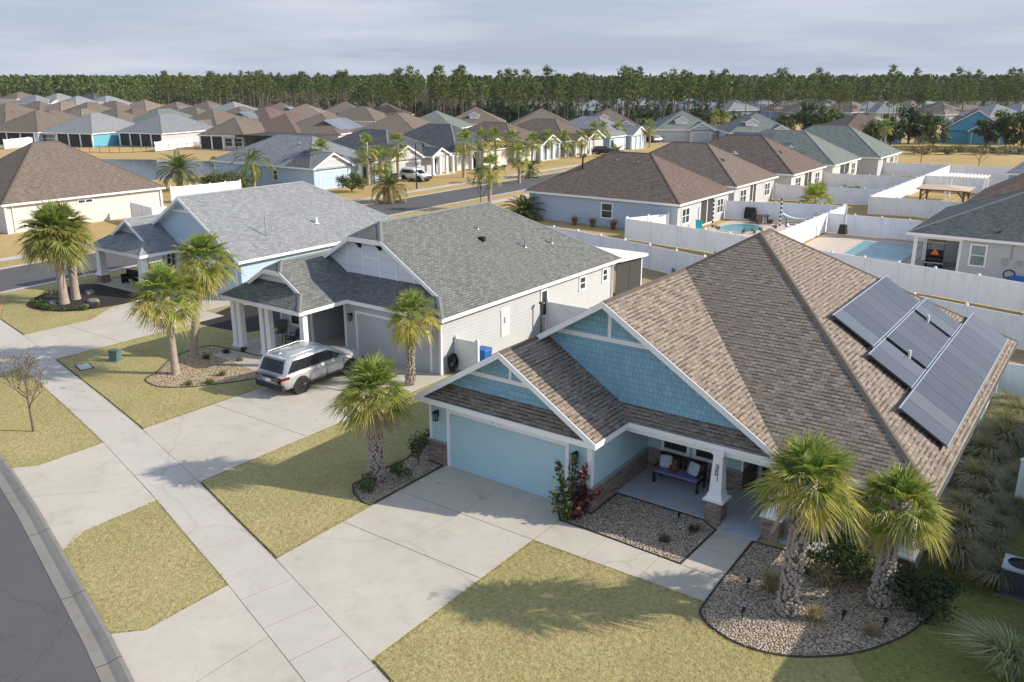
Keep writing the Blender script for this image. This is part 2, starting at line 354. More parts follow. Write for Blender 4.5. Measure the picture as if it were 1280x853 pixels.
# thin streaky high cloud: part of the sky itself
tc=nt.nodes.new('ShaderNodeTexCoord'); mp=nt.nodes.new('ShaderNodeMapping'); mp.inputs['Scale'].default_value=(1.5,1.5,16); mp.inputs['Rotation'].default_value=(.05,.03,.4)
nz=nt.nodes.new('ShaderNodeTexNoise'); nz.inputs['Scale'].default_value=1.6; nz.inputs['Detail'].default_value=7; nz.inputs['Roughness'].default_value=.58
rp=nt.nodes.new('ShaderNodeValToRGB'); rp.color_ramp.elements[0].position=.42; rp.color_ramp.elements[0].color=(0,0,0,1); rp.color_ramp.elements[1].position=.66; rp.color_ramp.elements[1].color=(1,1,1,1)
mx=nt.nodes.new('ShaderNodeMix'); mx.data_type='RGBA'; mx.inputs[7].default_value=(3.35,3.55,3.95,1)
L(tc.outputs['Generated'],mp.inputs[0]); L(mp.outputs[0],nz.inputs['Vector']); L(nz.outputs[0],rp.inputs[0]); 
m0=nt.nodes.new('ShaderNodeMix'); m0.data_type='RGBA'; m0.inputs[0].default_value=.72; 
mA=nt.nodes.new('ShaderNodeMix'); mA.data_type='RGBA'; mA.inputs[6].default_value=(2.15,2.53,3.25,1); mA.inputs[7].default_value=(5.7,6.7,8.6,1); L(mA.outputs[2],m0.inputs[7])
L(sk.outputs[0],m0.inputs[6])

sz=nt.nodes.new('ShaderNodeSeparateXYZ'); L(tc.outputs['Generated'],sz.inputs[0]); hr=nt.nodes.new('ShaderNodeValToRGB'); hr.color_ramp.elements[0].position=.0; hr.color_ramp.elements[0].color=(.95,.95,.95,1); hr.color_ramp.elements[1].position=.7; hr.color_ramp.elements[1].color=(.1,.1,.1,1); L(sz.outputs[2],hr.inputs[0]); L(hr.outputs[0],m0.inputs[0])
zr=nt.nodes.new('ShaderNodeValToRGB'); zr.color_ramp.elements[0].position=.1; zr.color_ramp.elements[1].position=.3; L(sz.outputs[2],zr.inputs[0]); L(zr.outputs[0],mA.inputs[0])
cm=nt.nodes.new('ShaderNodeMath'); cm.operation='MULTIPLY'; L(rp.outputs[0],cm.inputs[0]); L(hr.outputs[0],cm.inputs[1])
L(cm.outputs[0],mx.inputs[0]); L(m0.outputs[2],mx.inputs[6]); L(mx.outputs[2],bg.inputs[0]); L(bg.outputs[0],wo.inputs[0])
sl=bpy.data.lights.new('sun','SUN'); sl.energy=4.3; sl.angle=math.radians(.55); sl.color=(1.,.915,.79)
so=bpy.data.objects.new('sun',sl); COL.objects.link(so); so.rotation_euler=SUN.to_track_quat('Z','Y').to_euler()
vs=sc.view_settings; vs.view_transform='Standard'; vs.look='None'; vs.exposure=.43; vs.gamma=1
sc.render.engine='CYCLES'; cy=sc.cycles; cy.use_denoising=True; cy.max_bounces=5; cy.diffuse_bounces=3; cy.glossy_bounces=2; cy.transparent_max_bounces=6; cy.volume_bounces=0; cy.use_adaptive_sampling=True
# ------------------------------------------------------------------ roofs
OV=.35
def roof_module(x0,x1,y0,y1,ze,s,axis='y',front='hip',back='hip',cap=.125,inset=1.05,clip=0.,gwall=.35,gfloor=None,fd=.19):
    """returns dict of builders: roof, cap, trim, gable wall. axis = ridge direction; front is low end of that axis.
    front/back: hip | gable (full) | dutch (hip skirt with a gable above) | open (runs into another roof)"""
    rf,cp,tr,gw=MB(),[],MB(),MB()
    T=(lambda a,b,z:(a,b,z)) if axis=='y' else (lambda a,b,z:(b,a,z))
    flip=axis=='x'
    if axis=='x': x0,x1,y0,y1=y0,y1,x0,x1
    def face(b,pts,**k):
        pts=[T(*p) for p in pts]; b.face(pts[::-1] if flip else pts,**k)
    half=(x1-x0)/2; cx=(x0+x1)/2; zr=ze+s*half
    def ridge_line(p,q):
        p=Vector(T(*p));q=Vector(T(*q)); d=(q-p); h=Vector((-d.y,d.x,0))
        if h.length<1e-6: return
        h=h.normalized()*cap; u=Vector((0,0,.022)); dn=Vector((0,0,-cap*s*(.707 if abs(d.z)>.05 else 1.)))
        pu,qu=p+u,q+u; c=MB(); c.faces_idx([pu-h+dn,qu-h+dn,qu,pu,qu+h+dn,pu+h+dn],[(0,1,2,3),(3,2,4,5)]); cp.append(c)
    ends={}
    for e,(ye,sg) in (('front',(y0,1)),('back',(y1,-1))):
        kind=front if e=='front' else back
        if kind=='hip': ends[e]=dict(a=ye+sg*half)
        elif kind in('gable','open'): ends[e]=dict(a=ye)
        elif kind=='dutch': ends[e]=dict(a=ye+sg*inset)
        c=clip if kind in('gable','dutch') else 0
        ends[e].update(kind=kind,y=ye,sg=sg,c=c,rs=ends[e]['a']+sg*c)   # rs: ridge start
    A,B=ends['front'],ends['back']
    rA,rB=A['rs'],B['rs']
    def side(sx):
        # outline of one main slope from front eave corner to back
        X=x0 if sx<0 else x1
        pts=[]
        def endpts(E):
            k,y,sg=E['kind'],E['y'],E['sg']
            if k=='hip': return [(X,y,ze),(cx,E['rs'],zr)]
            if k in('gable','open'):
                if E['c']>0: return [(X,y,ze),(cx+sx*E['c'],y,zr-s*E['c']),(cx,E['rs'],zr)]
                return [(X,y,ze),(cx,y,zr)]
            i=inset; yy=E['a']
            r=[(X,y,ze),(X-sx*i,yy,ze+s*i)]
            if E['c']>0: r.append((cx+sx*E['c'],yy,zr-s*E['c']))
            r.append((cx,E['rs'],zr)); return r
        pa=endpts(A); pb=endpts(B)
        pts=pa+pb[::-1]
        if (Vector(pa[-1])-Vector(pb[-1])).length<1e-4: pts=pa+pb[::-1][1:]
        if sx>0: pts=pts[::-1]
        face(rf,pts)
    side(-1); side(1)
    if rB-rA>.01: ridge_line((cx,rA,zr),(cx,rB,zr))
    for E in (A,B):
        k,y,sg=E['kind'],E['y'],E['sg']
        o=(lambda p:p) if sg>0 else (lambda p:p[::-1])
        if k=='hip':
            face(rf,o([(x0,y,ze),(x1,y,ze),(cx,E['rs'],zr)]))
            ridge_line((x0,y,ze),(cx,E['rs'],zr)); ridge_line((x1,y,ze),(cx,E['rs'],zr))
        if k=='dutch':
            i=inset+gwall; ya=y+sg*i
            face(rf,o([(x0,y,ze),(x1,y,ze),(x1-i,ya,ze+s*i),(x0+i,ya,ze+s*i)]))
            ridge_line((x0,y,ze),(x0+inset,E['a'],ze+s*inset)); ridge_line((x1,y,ze),(x1-inset,E['a'],ze+s*inset))
        if k in('gable','dutch'):
            c=E['c']; yy=E['a']; zc=zr-s*c
            if c>0:
                face(rf,o([(cx-c,yy,zc),(cx+c,yy,zc),(cx,E['rs'],zr)]))
                ridge_line((cx-c,yy,zc),(cx,E['rs'],zr)); ridge_line((cx+c,yy,zc),(cx,E['rs'],zr))
            xl,xr=(x0,x1) if k=='gable' else (x0+inset,x1-inset); zb=ze if k=='gable' else ze+s*inset
            th=Vector(T(0,-sg*.04,0)); dz=-.01
            def rb(p,q): tr.plank(Vector(T(*p))+Vector((0,0,dz)),Vector(T(*q))+Vector((0,0,dz)),.22,th)
            rb((xl,yy,zb),(cx-c,yy,zc)); rb((cx+c,yy,zc),(xr,yy,zb))
            if c>0: rb((cx-c,yy,zc),(cx+c,yy,zc))
            if k=='gable':
                for X,sx in ((xl,1),(xr,-1)):
                    yq=yy-sg*.012; face(tr,[(X,yq,zb-.02),(X,yq,zb-fd),(X+sx*.42,yq,zb-fd),(X+sx*.42,yq,zb+s*.42-.2)] if (sx>0)==(sg>0) else [(X+sx*.42,yq,zb+s*.42-.2),(X+sx*.42,yq,zb-fd),(X,yq,zb-fd),(X,yq,zb-.02)])
            # soffit under the overhang
            yw=yy+sg*gwall; dd=-.13
            for X,sx in ((xl,-1),(xr,1)):
                q=[(X,yy,zb+dd),(cx+sx*c,yy,zc+dd),(cx+sx*c,yw+sg*.1,zc+dd),(X,yw+sg*.1,zb+dd)]
                face(tr,o(q) if sx>0 else o(q[::-1]))
            if c>0:
                face(tr,o([(cx+c,yy,zc+dd),(cx-c,yy,zc+dd),(cx-c,yw+.1*sg,zc+dd),(cx+c,yw+.1*sg,zc+dd)]))
            # gable wall
            zf=gfloor if gfloor is not None else (ze-.1 if k=='gable' else ze+s*(inset+gwall)-.25)
            def zroof(x): return min(zr-s*abs(x-cx),zc)-.1
            hb=(zr-.1-zf)/s
            pl=[(cx-hb,yw,zf),(cx+hb,yw,zf)]
            if c>0: pl+=[(cx+c,yw,zc-.1),(cx-c,yw,zc-.1)]
            else: pl+=[(cx,yw,zr-.1)]
            face(gw,o(pl))
    # fascia and soffit along the eaves
    def fas(p,q,n):
        tr.plank(Vector(T(*p))+Vector((0,0,-.012)),Vector(T(*q))+Vector((0,0,-.012)),fd,Vector(T(n[0]*.03,n[1]*.03,0)))
    fas((x0,y0,ze),(x0,y1,ze),(-1,0)); fas((x1,y0,ze),(x1,y1,ze),(1,0))
    if front in('hip','dutch'): fas((x0,y0,ze),(x1,y0,ze),(0,-1))
    if back in('hip','dutch'): fas((x0,y1,ze),(x1,y1,ze),(0,1))
    zs=ze-fd+.02
    face(tr,[(x0+.01,y0+.01,zs),(x0+.01,y1-.01,zs),(x1-.01,y1-.01,zs),(x1-.01,y0+.01,zs)])
    return dict(roof=rf,cap=cp,trim=tr,gable=gw,cx=cx,zr=zr,rA=rA,rB=rB,T=T,ze=ze,s=s)
def put_roof(root,m,rm,cm,tm=None,gm=None,local=True,gname='gable_wall'):
    o=m['roof'].build('roof',rm,root,local)
    for c in m['cap']: c.build('ridge_cap',cm,o,local)
    m['trim'].build('fascia',tm or M['white'],root,local)
    if m['gable'].f: m['gable'].build(gname,gm or M['white_batten'],root,local)
    return o
def onbox(mb,ax,c,sg,a0,a1,z0,z1,t0,t1):
    """box lying on a wall plane (ax = normal axis, c = plane, sg = outward sign)"""
    lo,hi=sorted((c+sg*t0,c+sg*t1))
    if ax=='y': mb.box(a0,a1,lo,hi,z0,z1)
    else: mb.box(lo,hi,a0,a1,z0,z1)
def window(root,ax,c,sg,a0,a1,z0,z1,local=True,pane='pane',tr=.11,mull=True,vert=False,fm='white'):
    f=MB(); p=MB()
    onbox(f,ax,c,sg,a0,a1,z1-tr,z1,.0,.06); onbox(f,ax,c,sg,a0-.03,a1+.03,z0,z0+tr,.0,.075)
    onbox(f,ax,c,sg,a0,a0+tr,z0+tr,z1-tr,.0,.055); onbox(f,ax,c,sg,a1-tr,a1,z0+tr,z1-tr,.0,.055)
    if mull: zm=(z0+z1)/2; onbox(f,ax,c,sg,a0+tr,a1-tr,zm-.025,zm+.025,.0,.04)
    if vert: am=(a0+a1)/2; onbox(f,ax,c,sg,am-.05,am+.05,z0+tr,z1-tr,.0,.05)
    onbox(p,ax,c,sg,a0+tr-.01,a1-tr+.01,z0+tr-.01,z1-tr+.01,.004,.02)
    w=f.build('window',M[fm],root,local); p.build('pane',M[pane],w,local); return w
def garage_door(root,y,x0,x1,h,mat,local=True,rec=.14,trim='white',sg=-1,ax='y'):
    """panelled sectional door set into the wall face, with its white casing"""
    f=MB(); t=.13
    onbox(f,ax,y,sg,x0-t,x0,0.01,h+t,-rec,.035); onbox(f,ax,y,sg,x1,x1+t,.01,h+t,-rec,.035); onbox(f,ax,y,sg,x0,x1,h,h+t,-rec,.035)
    d=MB(); n=4; ph=h/n; W=(x1-x0)
    onbox(d,ax,y,sg,x0,x1,.03,h,-rec-.04,-rec)
    for i in range(n):
        m=8 if W>4 else 4
        onbox(d,ax,y,sg,x0+.015,x1-.015,.03+i*ph+.012,(i+1)*ph-.012,-rec,-rec+.012)
        for k in range(m):
            a=x0+W*k/m+.07; b=x0+W*(k+1)/m-.07
            onbox(d,ax,y,sg,a,b,i*ph+.12,(i+1)*ph-.09,-rec+.012,-rec+.022)
    o=d.build('garage_door',mat,root,local)
    f.build('door_casing',M[trim],root,local); return o
def vent(root,x,y,z,h=.35,r=.05,mat='grey',local=True,tilt=0):
    b=MB(); b.cyl((x,y),r,z-.1,z+h,8); b.cyl((x,y),r*2.4,z-.02,z+.08,8,r*1.1)
    return b.build('vent_pipe',M[mat],root,local)
def lantern(root,ax,c,sg,a,z,local=True):
    b=MB(); g=MB()
    onbox(b,ax,c,sg,a-.05,a+.05,z-.02,z+.2,0,.02); onbox(b,ax,c,sg,a-.015,a+.015,z+.18,z+.21,0,.16)
    onbox(b,ax,c,sg,a-.09,a+.09,z+.13,z+.17,.05,.23); onbox(b,ax,c,sg,a-.06,a+.06,z+.17,z+.2,.08,.2)
    onbox(b,ax,c,sg,a-.07,a+.07,z-.17,z-.14,.07,.21)
    for i in(-1,1):
        for j in(.075,.195): onbox(b,ax,c,sg,a+i*.062-.008,a+i*.062+.008,z-.14,z+.13,j,j+.016)
    onbox(g,ax,c,sg,a-.054,a+.054,z-.14,z+.13,.085,.192)
    o=b.build('lantern',M['black'],root,local); g.build('lantern_glass',M['pane_lit'],o,local)
def column(root,x,y,z0,z1,w0=.26,w1=.19,ped=None,local=True,mat='white',stone='stone'):
    if ped:
        b=MB(); pw,ph=ped; b.taper((x,y),pw,pw,pw*.97,pw*.97,0,ph-.09); b.build('column_pedestal',M[stone],root,local)
        z0=ph
    c=MB()
    if ped:
        pw,ph=ped; c.taper((x,y),pw+.07,pw+.07,pw+.07,pw+.07,ph-.09,ph-.02); c.taper((x,y),pw+.03,pw+.03,pw-.02,pw-.02,ph-.02,ph+.03)
    c.taper((x,y),w0+.05,w0+.05,w0+.03,w0+.03,z0,z0+.16); c.taper((x,y),w0,w0,w1,w1,z0+.16,z1-.14); c.taper((x,y),w1+.05,w1+.05,w1+.06,w1+.06,z1-.14,z1+.05)
    return c.build('column',M[mat],root,local)
def truss(root,cx,y,zr,s,zb,sg,local=True,w=.09,mat='white'):
    """white collar tie and king post on a gable face"""
    b=MB(); h=(zr-zb)/s
    onbox(b,'y',y,sg,cx-h,cx+h,zb-.16,zb,.002,.05); onbox(b,'y',y,sg,cx-w/2,cx+w/2,zb,zr-.1,.002,.045)
    return b.build('collar_tie',M[mat],root,local)
# ------------------------------------------------------------------ whole houses of the repeated types
def house(label,loc,rz,W,D,wall,roof,cap='cap_brown',ze=2.75,s=.6,axis='y',garage=None,gables=(),porch=None,wins=(),back='hip',front='hip',dutchclip=0,inset=1.05,solar=None,vents=(),group=None,name='house',gmat=None,lanai=None,door=True,gdoor='white',corner=True,dormer=None):
    """local frame: front faces -y, x centred, y from 0 (front eave wall) to D"""
    t=thing(name,label,'house',loc,rz,group)
    b=MB(); wl=-W/2+OV; wr=W/2-OV; yb=D-OV
    blocks=[(wl,wr,OV,yb)]
    if lanai:   # recess at the back: (x0,x1,depth)
        lx0,lx1,ld=lanai; b.box(wl,wr,OV,yb-ld,0,ze-.15); 
        if lx0>wl+.1: b.box(wl,lx0,yb-ld,yb,0,ze-.15)
        if lx1<wr-.1: b.box(lx1,wr,yb-ld,yb,0,ze-.15)
    else: b.box(wl,wr,OV,yb,0,ze-.15)
    for g in gables:
        gx,hw,gy=g[:3]
        if len(g)<=4 or g[4]: b.box(gx-hw+OV+.013,gx+hw-OV-.013,gy+OV,1.,0,ze-.145)
    b.build('wall',M[wall],t,True)
    m=roof_module(-W/2,W/2,0,D,ze,s,axis,front,back,clip=dutchclip,inset=inset)
    put_roof(t,m,M[roof],M[cap],gm=M[gmat or wall])
    for gi,g in enumerate(gables):
        gx,hw,gy=g[:3]; kind=g[3] if len(g)>3 else 'gable'
        mm=roof_module(gx-hw+.014*(gi+1),gx+hw-.014*(gi+1),gy,min(hw+1.2,D*.5),ze+.007*(gi+1),s,'y',kind,'open',clip=.5 if kind=='dutch' else 0,inset=.7)
        put_roof(t,mm,M[roof],M[cap],gm=M[gmat or wall])
        if kind=='gable': truss(t,gx,gy+.35,mm['zr']-.1,s,mm['zr']-.75,-1)
    if garage:
        x0,x1,gy=garage; garage_door(t,gy+OV-.003,x0,x1,2.15,M[gdoor])
    if porch:
        x0,x1,py,n=porch; 
        c=MB(); c.box(x0,x1,py,OV+.3,.0,.12); c.build('porch_floor',M['concrete'],t,True)
        for i in range(n):
            x=x0+.2+(x1-x0-.4)*i/(n-1); column(t,x,py+.3,.12,ze-.16,.17,.14)
        b=MB(); b.box((x0+x1)/2-.45,(x0+x1)/2+.45,OV-.05,OV+.0,.12,2.15); b.build('front_door',M['black'],t,True)
    for wd in wins: window(t,*wd)
    if lanai:
        lx0,lx1,ld=lanai; c=MB()
        n=max(2,int((lx1-lx0)/1.6))
        for i in range(n+1):
            x=lx0+.07+(lx1-lx0-.14)*i/n; c.box(x-.06,x+.06,yb-.12,yb,0,ze-.15)
        c.box(lx0,lx1,yb-.1,yb-.02,.0,.12); c.build('lanai_frame',M['white'],t,True)
        c=MB(); c.box(lx0,lx1,yb-.07,yb-.05,.12,ze-.15); c.build('lanai_screen',M['screen'],t,True)
    if solar:
        for so in solar:
            sx,y0,y1,d0,d1=so; c=MB(); r=MB()   # on the slope sx (+1 right,-1 left): distance from eave d0..d1
            def P(d,y,o): return (sx*(W/2-d)+sx*o*s/1.17,y,ze+s*d+o)
            q=[P(d0,y0,.1),P(d0,y1,.1),P(d1,y1,.1),P(d1,y0,.1)]; q2=[P(d0,y0,.03),P(d0,y1,.03),P(d1,y1,.03),P(d1,y0,.03)]
            c.faces_idx(q+q2,[(0,1,2,3),(7,6,5,4),(0,4,5,1),(1,5,6,2),(2,6,7,3),(3,7,4,0)]); c.build('solar_panel',M['solar'],t,True)
    if dormer:
        dx,dy,dw=dormer; zz=ze+s*dy; c=MB(); c.box(dx-dw,dx+dw,dy,dy+1.6,zz-.1,zz+.9); c.build('dormer_wall',M['white'],t,True)
        mm=roof_module(dx-dw-.2,dx+dw+.2,dy-.25,dy+2.6,zz+.9,.55,'y','gable','open'); put_roof(t,mm,M[roof],M[cap],gm=M['white'])
    for v in vents: vent(t,*v)
    return t
def solar_mat():
    t=NT('solar_collector'); uv=t.uv(); b=t.n('TexBrick',offset=0.,offset_frequency=1,squash=1.,squash_frequency=1); t.l(uv,b.inputs['Vector'])
    for k,v in (('Scale',1),('Brick Width',1.02),('Row Height',30.),('Mortar Size',.014),('Mortar Smooth',.1),('Bias',0)): b.inputs[k].default_value=v
    b.inputs['Color1'].default_value=(.085,.092,.11,1); b.inputs['Color2'].default_value=(.15,.165,.18,1); b.inputs['Mortar'].default_value=(.03,.03,.04,1)
    n=t.mix(t.noise(3,4,.6,uv),(.85,.85,.85),(1.15,1.15,1.15))
    return t.done(t.bsdf(t.mix(1.,b.outputs[0],n,'MULTIPLY'),.28,0,.5))
M['solar']=solar_mat()
M['solar_dark']=plain('dark_solar_panel',(.03,.033,.045),.35,0,.4)
# ------------------------------------------------------------------ the blue house in front
H1=thing('house','blue house with brown shingle roof, roof solar panels and two-car blue garage','house',(7.,9.,0))
b=MB(); b.prism([(-.8,0),(5.96,0),(5.96,4.),(9.45,4.),(9.45,5.4),(10.9,5.4),(10.9,4.),(15.15,4.),(15.15,19.2),(-.8,19.2)],0,2.5)
H1w=b.build('wall',M['blue_lap'],H1)
S1=.62
hip=roof_module(-1.15,15.55,1.8,19.6,2.66,S1); put_roof(H1,hip,M['roof_brown'],M['cap_brown'],local=False)
gab=roof_module(-1.15,11.45,1.84,9.,2.669,S1,front='gable',back='open',gwall=.56,gfloor=2.9)
put_roof(H1,gab,M['roof_brown'],M['cap_brown'],gm=M['shake'],local=False)
gar=roof_module(-1.14,6.29,-.36,6.5,2.651,S1,front='gable',back='open',gwall=.68,gfloor=2.9)
put_roof(H1,gar,M['roof_brown'],M['cap_brown'],gm=M['shake'],local=False)
b=MB(); b.face([(-1.14,-.37,2.64),(6.29,-.37,2.64),(5.42,.5,2.64+.87*S1),(-.27,.5,2.64+.87*S1)]); b.build('pent_roof',M['roof_brown'],H1)
b=MB(); b.plank((-1.175,-.372,2.645),(6.325,-.372,2.645),.19,(0,-.045,0)); b.build('fascia',M['white'],H1)
b=MB(); b.box(15.57,15.605,1.78,19.62,2.50,2.655); b.build('drip_edge',M['cap_brown'],H1)
truss(H1,gar['cx'],.32,gar['zr']-.05,S1,gar['zr']-1.15,-1,False,.1)
truss(H1,gab['cx'],2.4,gab['zr']-.05,S1,gab['zr']-1.35,-1,False,.13)
garage_door(H1,0.,.13,5.01,2.13,M['blue_door'],False,.16)
b=MB(); z1=2.47
for x0,x1,y0,y1 in((-.82,-.70,-.025,.1),(5.82,5.985,-.025,.14),(15.07,15.175,3.975,4.1),(10.86,10.92,3.97,4.05),(9.43,9.5,3.97,4.05)): b=MB(); b.box(x0,x1,y0,y1,.865 if 5<x0<9 else .93 if x0<5 else .91,z1); b.build('corner_board',M['white'],H1)
b=MB(); b.box(-.801,-.0,-.06,-.001,0,.88); b.box(-.86,-.801,-.06,4.,0,.878); b.build('stone_base',M['stone'],H1)
b=MB(); b.box(5.961,6.03,-.06,3.94,0,.86); b.box(5.14,5.961,-.06,-.001,0,.855); b.build('stone_base',M['stone'],H1)
b=MB(); b.box(6.03,9.47,3.94,3.999,0,.86); b.box(9.452,9.51,3.94,5.4,0,.86); b.build('stone_base',M['stone'],H1)
b=MB(); b.box(10.85,15.2,3.94,3.999,0,.5); b.build('stone_base',M['stone'],H1)
for q_ in((6.03,9.5,3.90,3.99,.86,.91),(5.965,6.07,-.07,3.9,.86,.905),(-.9,-.0,-.09,-.002,.88,.925)): b=MB(); b.box(*q_); b.build('stone_cap',M['grey'],H1)
window(H1,'y',4.,-1,6.5,7.58,.93,2.3,False); window(H1,'y',4.,-1,7.7,8.75,.93,2.3,False)
window(H1,'y',4.,-1,11.7,12.6,.55,2.3,False); window(H1,'y',4.,-1,12.7,13.6,.55,2.3,False)
for y in(7.,11.,15.): window(H1,'x',15.15,1,y,y+.9,.9,2.2,False)
b=MB(); b.box(9.7,10.65,5.36,5.4,.1,2.15); d=b.build('front_door',M['black'],H1); b=MB(); b.box(9.58,9.7,5.33,5.41,.1,2.27); b.box(10.65,10.77,5.33,5.41,.1,2.27); b.box(9.7,10.65,5.33,5.41,2.15,2.27); b.build('door_casing',M['white'],H1)
b=MB(); b.prism([(6.03,1.72),(9.78,1.72),(9.78,1.35),(11.02,1.35),(11.02,1.72),(15.3,1.72),(15.3,3.94),(10.85,3.94),(10.85,5.35),(9.51,5.35),(9.51,3.94),(6.03,3.94)],.0,.1); b.build('porch_floor',M['porchfloor'],H1)
for x in(9.45,11.3,15.0): column(H1,x,1.98 if x>15 else 1.92,0,2.47,.2,.15,(.27,.86),False)
b=MB(); b.box(6.0,15.3,1.86,2.1,2.3,2.47); b.build('porch_beam',M['white'],H1)
# house number, upright on the column face
def digit(mb,ch,x,y,z,h,t=.022):
    seg={'3':'abcdg','0':'abcdef','1':'bc'}[ch]; wd=h*.55
    S=dict(a=(0,h,wd,h),b=(wd,h/2,wd,h),c=(wd,0,wd,h/2),d=(0,0,wd,0),e=(0,0,0,h/2),f=(0,h/2,0,h),g=(0,h/2,wd,h/2))
    for k in seg:
        a,b0,c,d=S[k]; mb.box(x-wd/2+a-t/2,x-wd/2+c+t/2,y-.015,y,z+b0-t/2,z+d+t/2)
b=MB()
for i,ch in enumerate('301'): digit(b,ch,9.45,1.755-.012,1.86-i*.2,.14)
b.build('house_number',M['black'],H1)
lantern(H1,'y',0.,-1,-.42,1.9,False); lantern(H1,'y',0.,-1,5.42,1.85,False)
b=MB(); b.tube([(2.3,-.04,2.38),(2.3,-.16,2.36)],.05,8); b.box(2.24,2.36,-.05,0,2.33,2.43); b.tube([(2.22,-.1,2.38),(2.15,-.2,2.33)],[.05,.07],8); b.tube([(2.4,-.1,2.38),(2.47,-.2,2.33)],[.05,.07],8); b.build('security_light',M['white'],H1)
# downspouts
b=MB(); b.tube([(-1.12,.1,2.5),(-.86,.1,2.2),(-.86,.1,.1)],.04,6); b.build('downspout',M['white'],H1)
# roof vents
for x,y in((3.9,14.),(6.0,17.)): vent(H1,x,y,2.66+S1*(x+1.15),.35,.05,'grey',False)
def onslope(x,y,o=0): return Vector((x+o*S1/1.177,y,2.66+S1*(15.55-x)+o/1.177))
def panels(x0,x1,y0,y1,n):
    """thermal collectors: each a shallow framed tray with fine ribs, standing off the shingles"""
    wdt=(y1-y0)/n; fr=MB(); r=random.Random(int(x0*97+y0*31))
    def slabq(mb,xa,xb,ya,yb,o0,o1):
        q=[onslope(xa,ya,o1),onslope(xb,ya,o1),onslope(xb,yb,o1),onslope(xa,yb,o1)]; q2=[onslope(xa,ya,o0),onslope(xb,ya,o0),onslope(xb,yb,o0),onslope(xa,yb,o0)]
        mb.faces_idx(q+q2,[(0,1,2,3),(7,6,5,4),(0,4,5,1),(1,5,6,2),(2,6,7,3),(3,7,4,0)])
    for i in range(n):
        ya=y0+i*wdt; yb=ya+wdt-.02; c=MB(); slabq(c,x0,x1,ya,yb,.13,.19)
        o=c.build('solar_panel',M['sol%d'%r.randrange(4)],H1)
    for xe in(x0,x1): fr=MB(); fr.tube([onslope(xe,y0-.1,.19),onslope(xe,y1+.08,.19)],.032,7); fr.build('collector_header',M['solhead'],H1)
    for xe in(x0+.15,x1-.15): st=MB(); slabq(st,xe-.02,xe+.02,y0-.02,y1,.0,.13); st.build('panel_rail',M['black'],H1)
def ribbed(name,c):
    t=NT(name); uv=t.uv(); s=t.n('SeparateXYZ'); t.l(uv,s.inputs[0]); m=t.n('Math',operation='MULTIPLY'); t.l(s.outputs[0],m.inputs[0]); m.inputs[1].default_value=26.
    f=t.n('Math',operation='FRACT'); t.l(m.outputs[0],f.inputs[0]); r=t.ramp(f.outputs[0],[(0,.6),(.18,1),(.82,1),(1,.6)])
    n=t.mix(t.noise(1.6,5,.65,uv),(.86,.86,.87),(1.15,1.15,1.14))
    return t.done(t.bsdf(t.mix(1.,t.mix(1.,r,mul(c,1.),'MULTIPLY'),n,'MULTIPLY'),.32,0,.45,t.bump(f.outputs[0],.15,.004)))
for i,c in enumerate(((.045,.052,.068),(.062,.070,.086),(.088,.10,.115),(.058,.056,.07))): M['sol%d'%i]=ribbed('solar_collector_%d'%i,c)
M['solframe']=plain('panel_frame',(.05,.05,.055),.5); M['solhead']=plain('pipe_aluminium',(.30,.34,.40),.4,.5)
panels(10.80,12.2,7.6,14.9,7); panels(12.27,13.68,13.75,15.85,2); panels(12.27,13.68,9.2,13.45,4); panels(12.27,13.68,6.8,8.9,2); panels(13.75,15.2,4.85,18.2,13)
for x,y in((12.9,13.6),(13.2,9.05)): vent(H1,x,y,2.66+S1*(15.55-x),.42,.05,'white',False)
# ------------------------------------------------------------------ the grey-roofed white house next door
k=.9706
def K(x,y,z): return (CAM.x+(x-CAM.x)*k,CAM.y+(y-CAM.y)*k,CAM.z+(z-CAM.z)*k)
H2=thing('house','white house with grey-green clipped gable roof and double garage behind the silver suv','house',(-12.,14.,0))
Z2=2.92
b=MB(); b.prism([(-12.95,7.43),(-6.58,7.43),(-6.58,23.8),(-17.6,23.8),(-17.6,7.2),(-15.2,7.2),(-15.2,9.6),(-12.95,9.6)],0,Z2-.16); b.build('wall',M['white_lap'],H2)
b=MB(); b.box(-15.18,-12.97,9.55,9.61,.1,2.3); b.build('front_door',M['dkgrey'],H2)
m2=roof_module(-17.95,-6.22,7.1,24.15,Z2,S1,front='dutch',back='hip',inset=1.1,clip=1.15,gwall=.45)
put_roof(H2,m2,M['roof_grey'],M['cap_grey'],gm=M['white_batten'],local=False)
p2=roof_module(-18.4,-12.4,4.05,11.,Z2+.006,S1,front='dutch',back='open',inset=.95,clip=.65,gwall=.35)
put_roof(H2,p2,M['roof_grey'],M['cap_grey'],gm=M['white_batten'],local=False)
def battens(cx,y,zr,s,zf,clip,n,w,zt):
    b=MB()
    for i in range(-n,n+1):
        x=cx+(i+.5)*w; z=min(zr-s*abs(x-cx)-.12,zr-s*clip-.12)
        if z>zf+.1: b.box(x-.05,x+.05,y-.03,y-.003,zf,z)
    b.box(cx-.5*w,cx+.5*w,y-.028,y-.002,zt,zt+.1)
    b.build('gable_batten',M['white'],H2)
battens(m2['cx'],7.1+1.55,m2['zr'],S1,3.7,1.15,4,1.15,4.75)
def bracket(x,y,z,s=.42):
    b=MB(); b.box(x-.06,x+.06,y-s,y,z-.1,z); b.box(x-.06,x+.06,y-.12,y-.003,z-s,z-.1)
    v=[(x-.05,y-s*.9,z-.1),(x-.05,y-.1,z-s*.95),(x-.05,y-.1,z-.1)]; u=[(a+.1,b_,c) for a,b_,c in v]; b.faces_idx(v+u,[(2,1,0),(3,4,5),(0,1,4,3),(1,2,5,4),(2,0,3,5)])
    b.build('gable_bracket',M['black'],H2)
for x in(-.7,.7): bracket(m2['cx']+x,8.62,5.7)
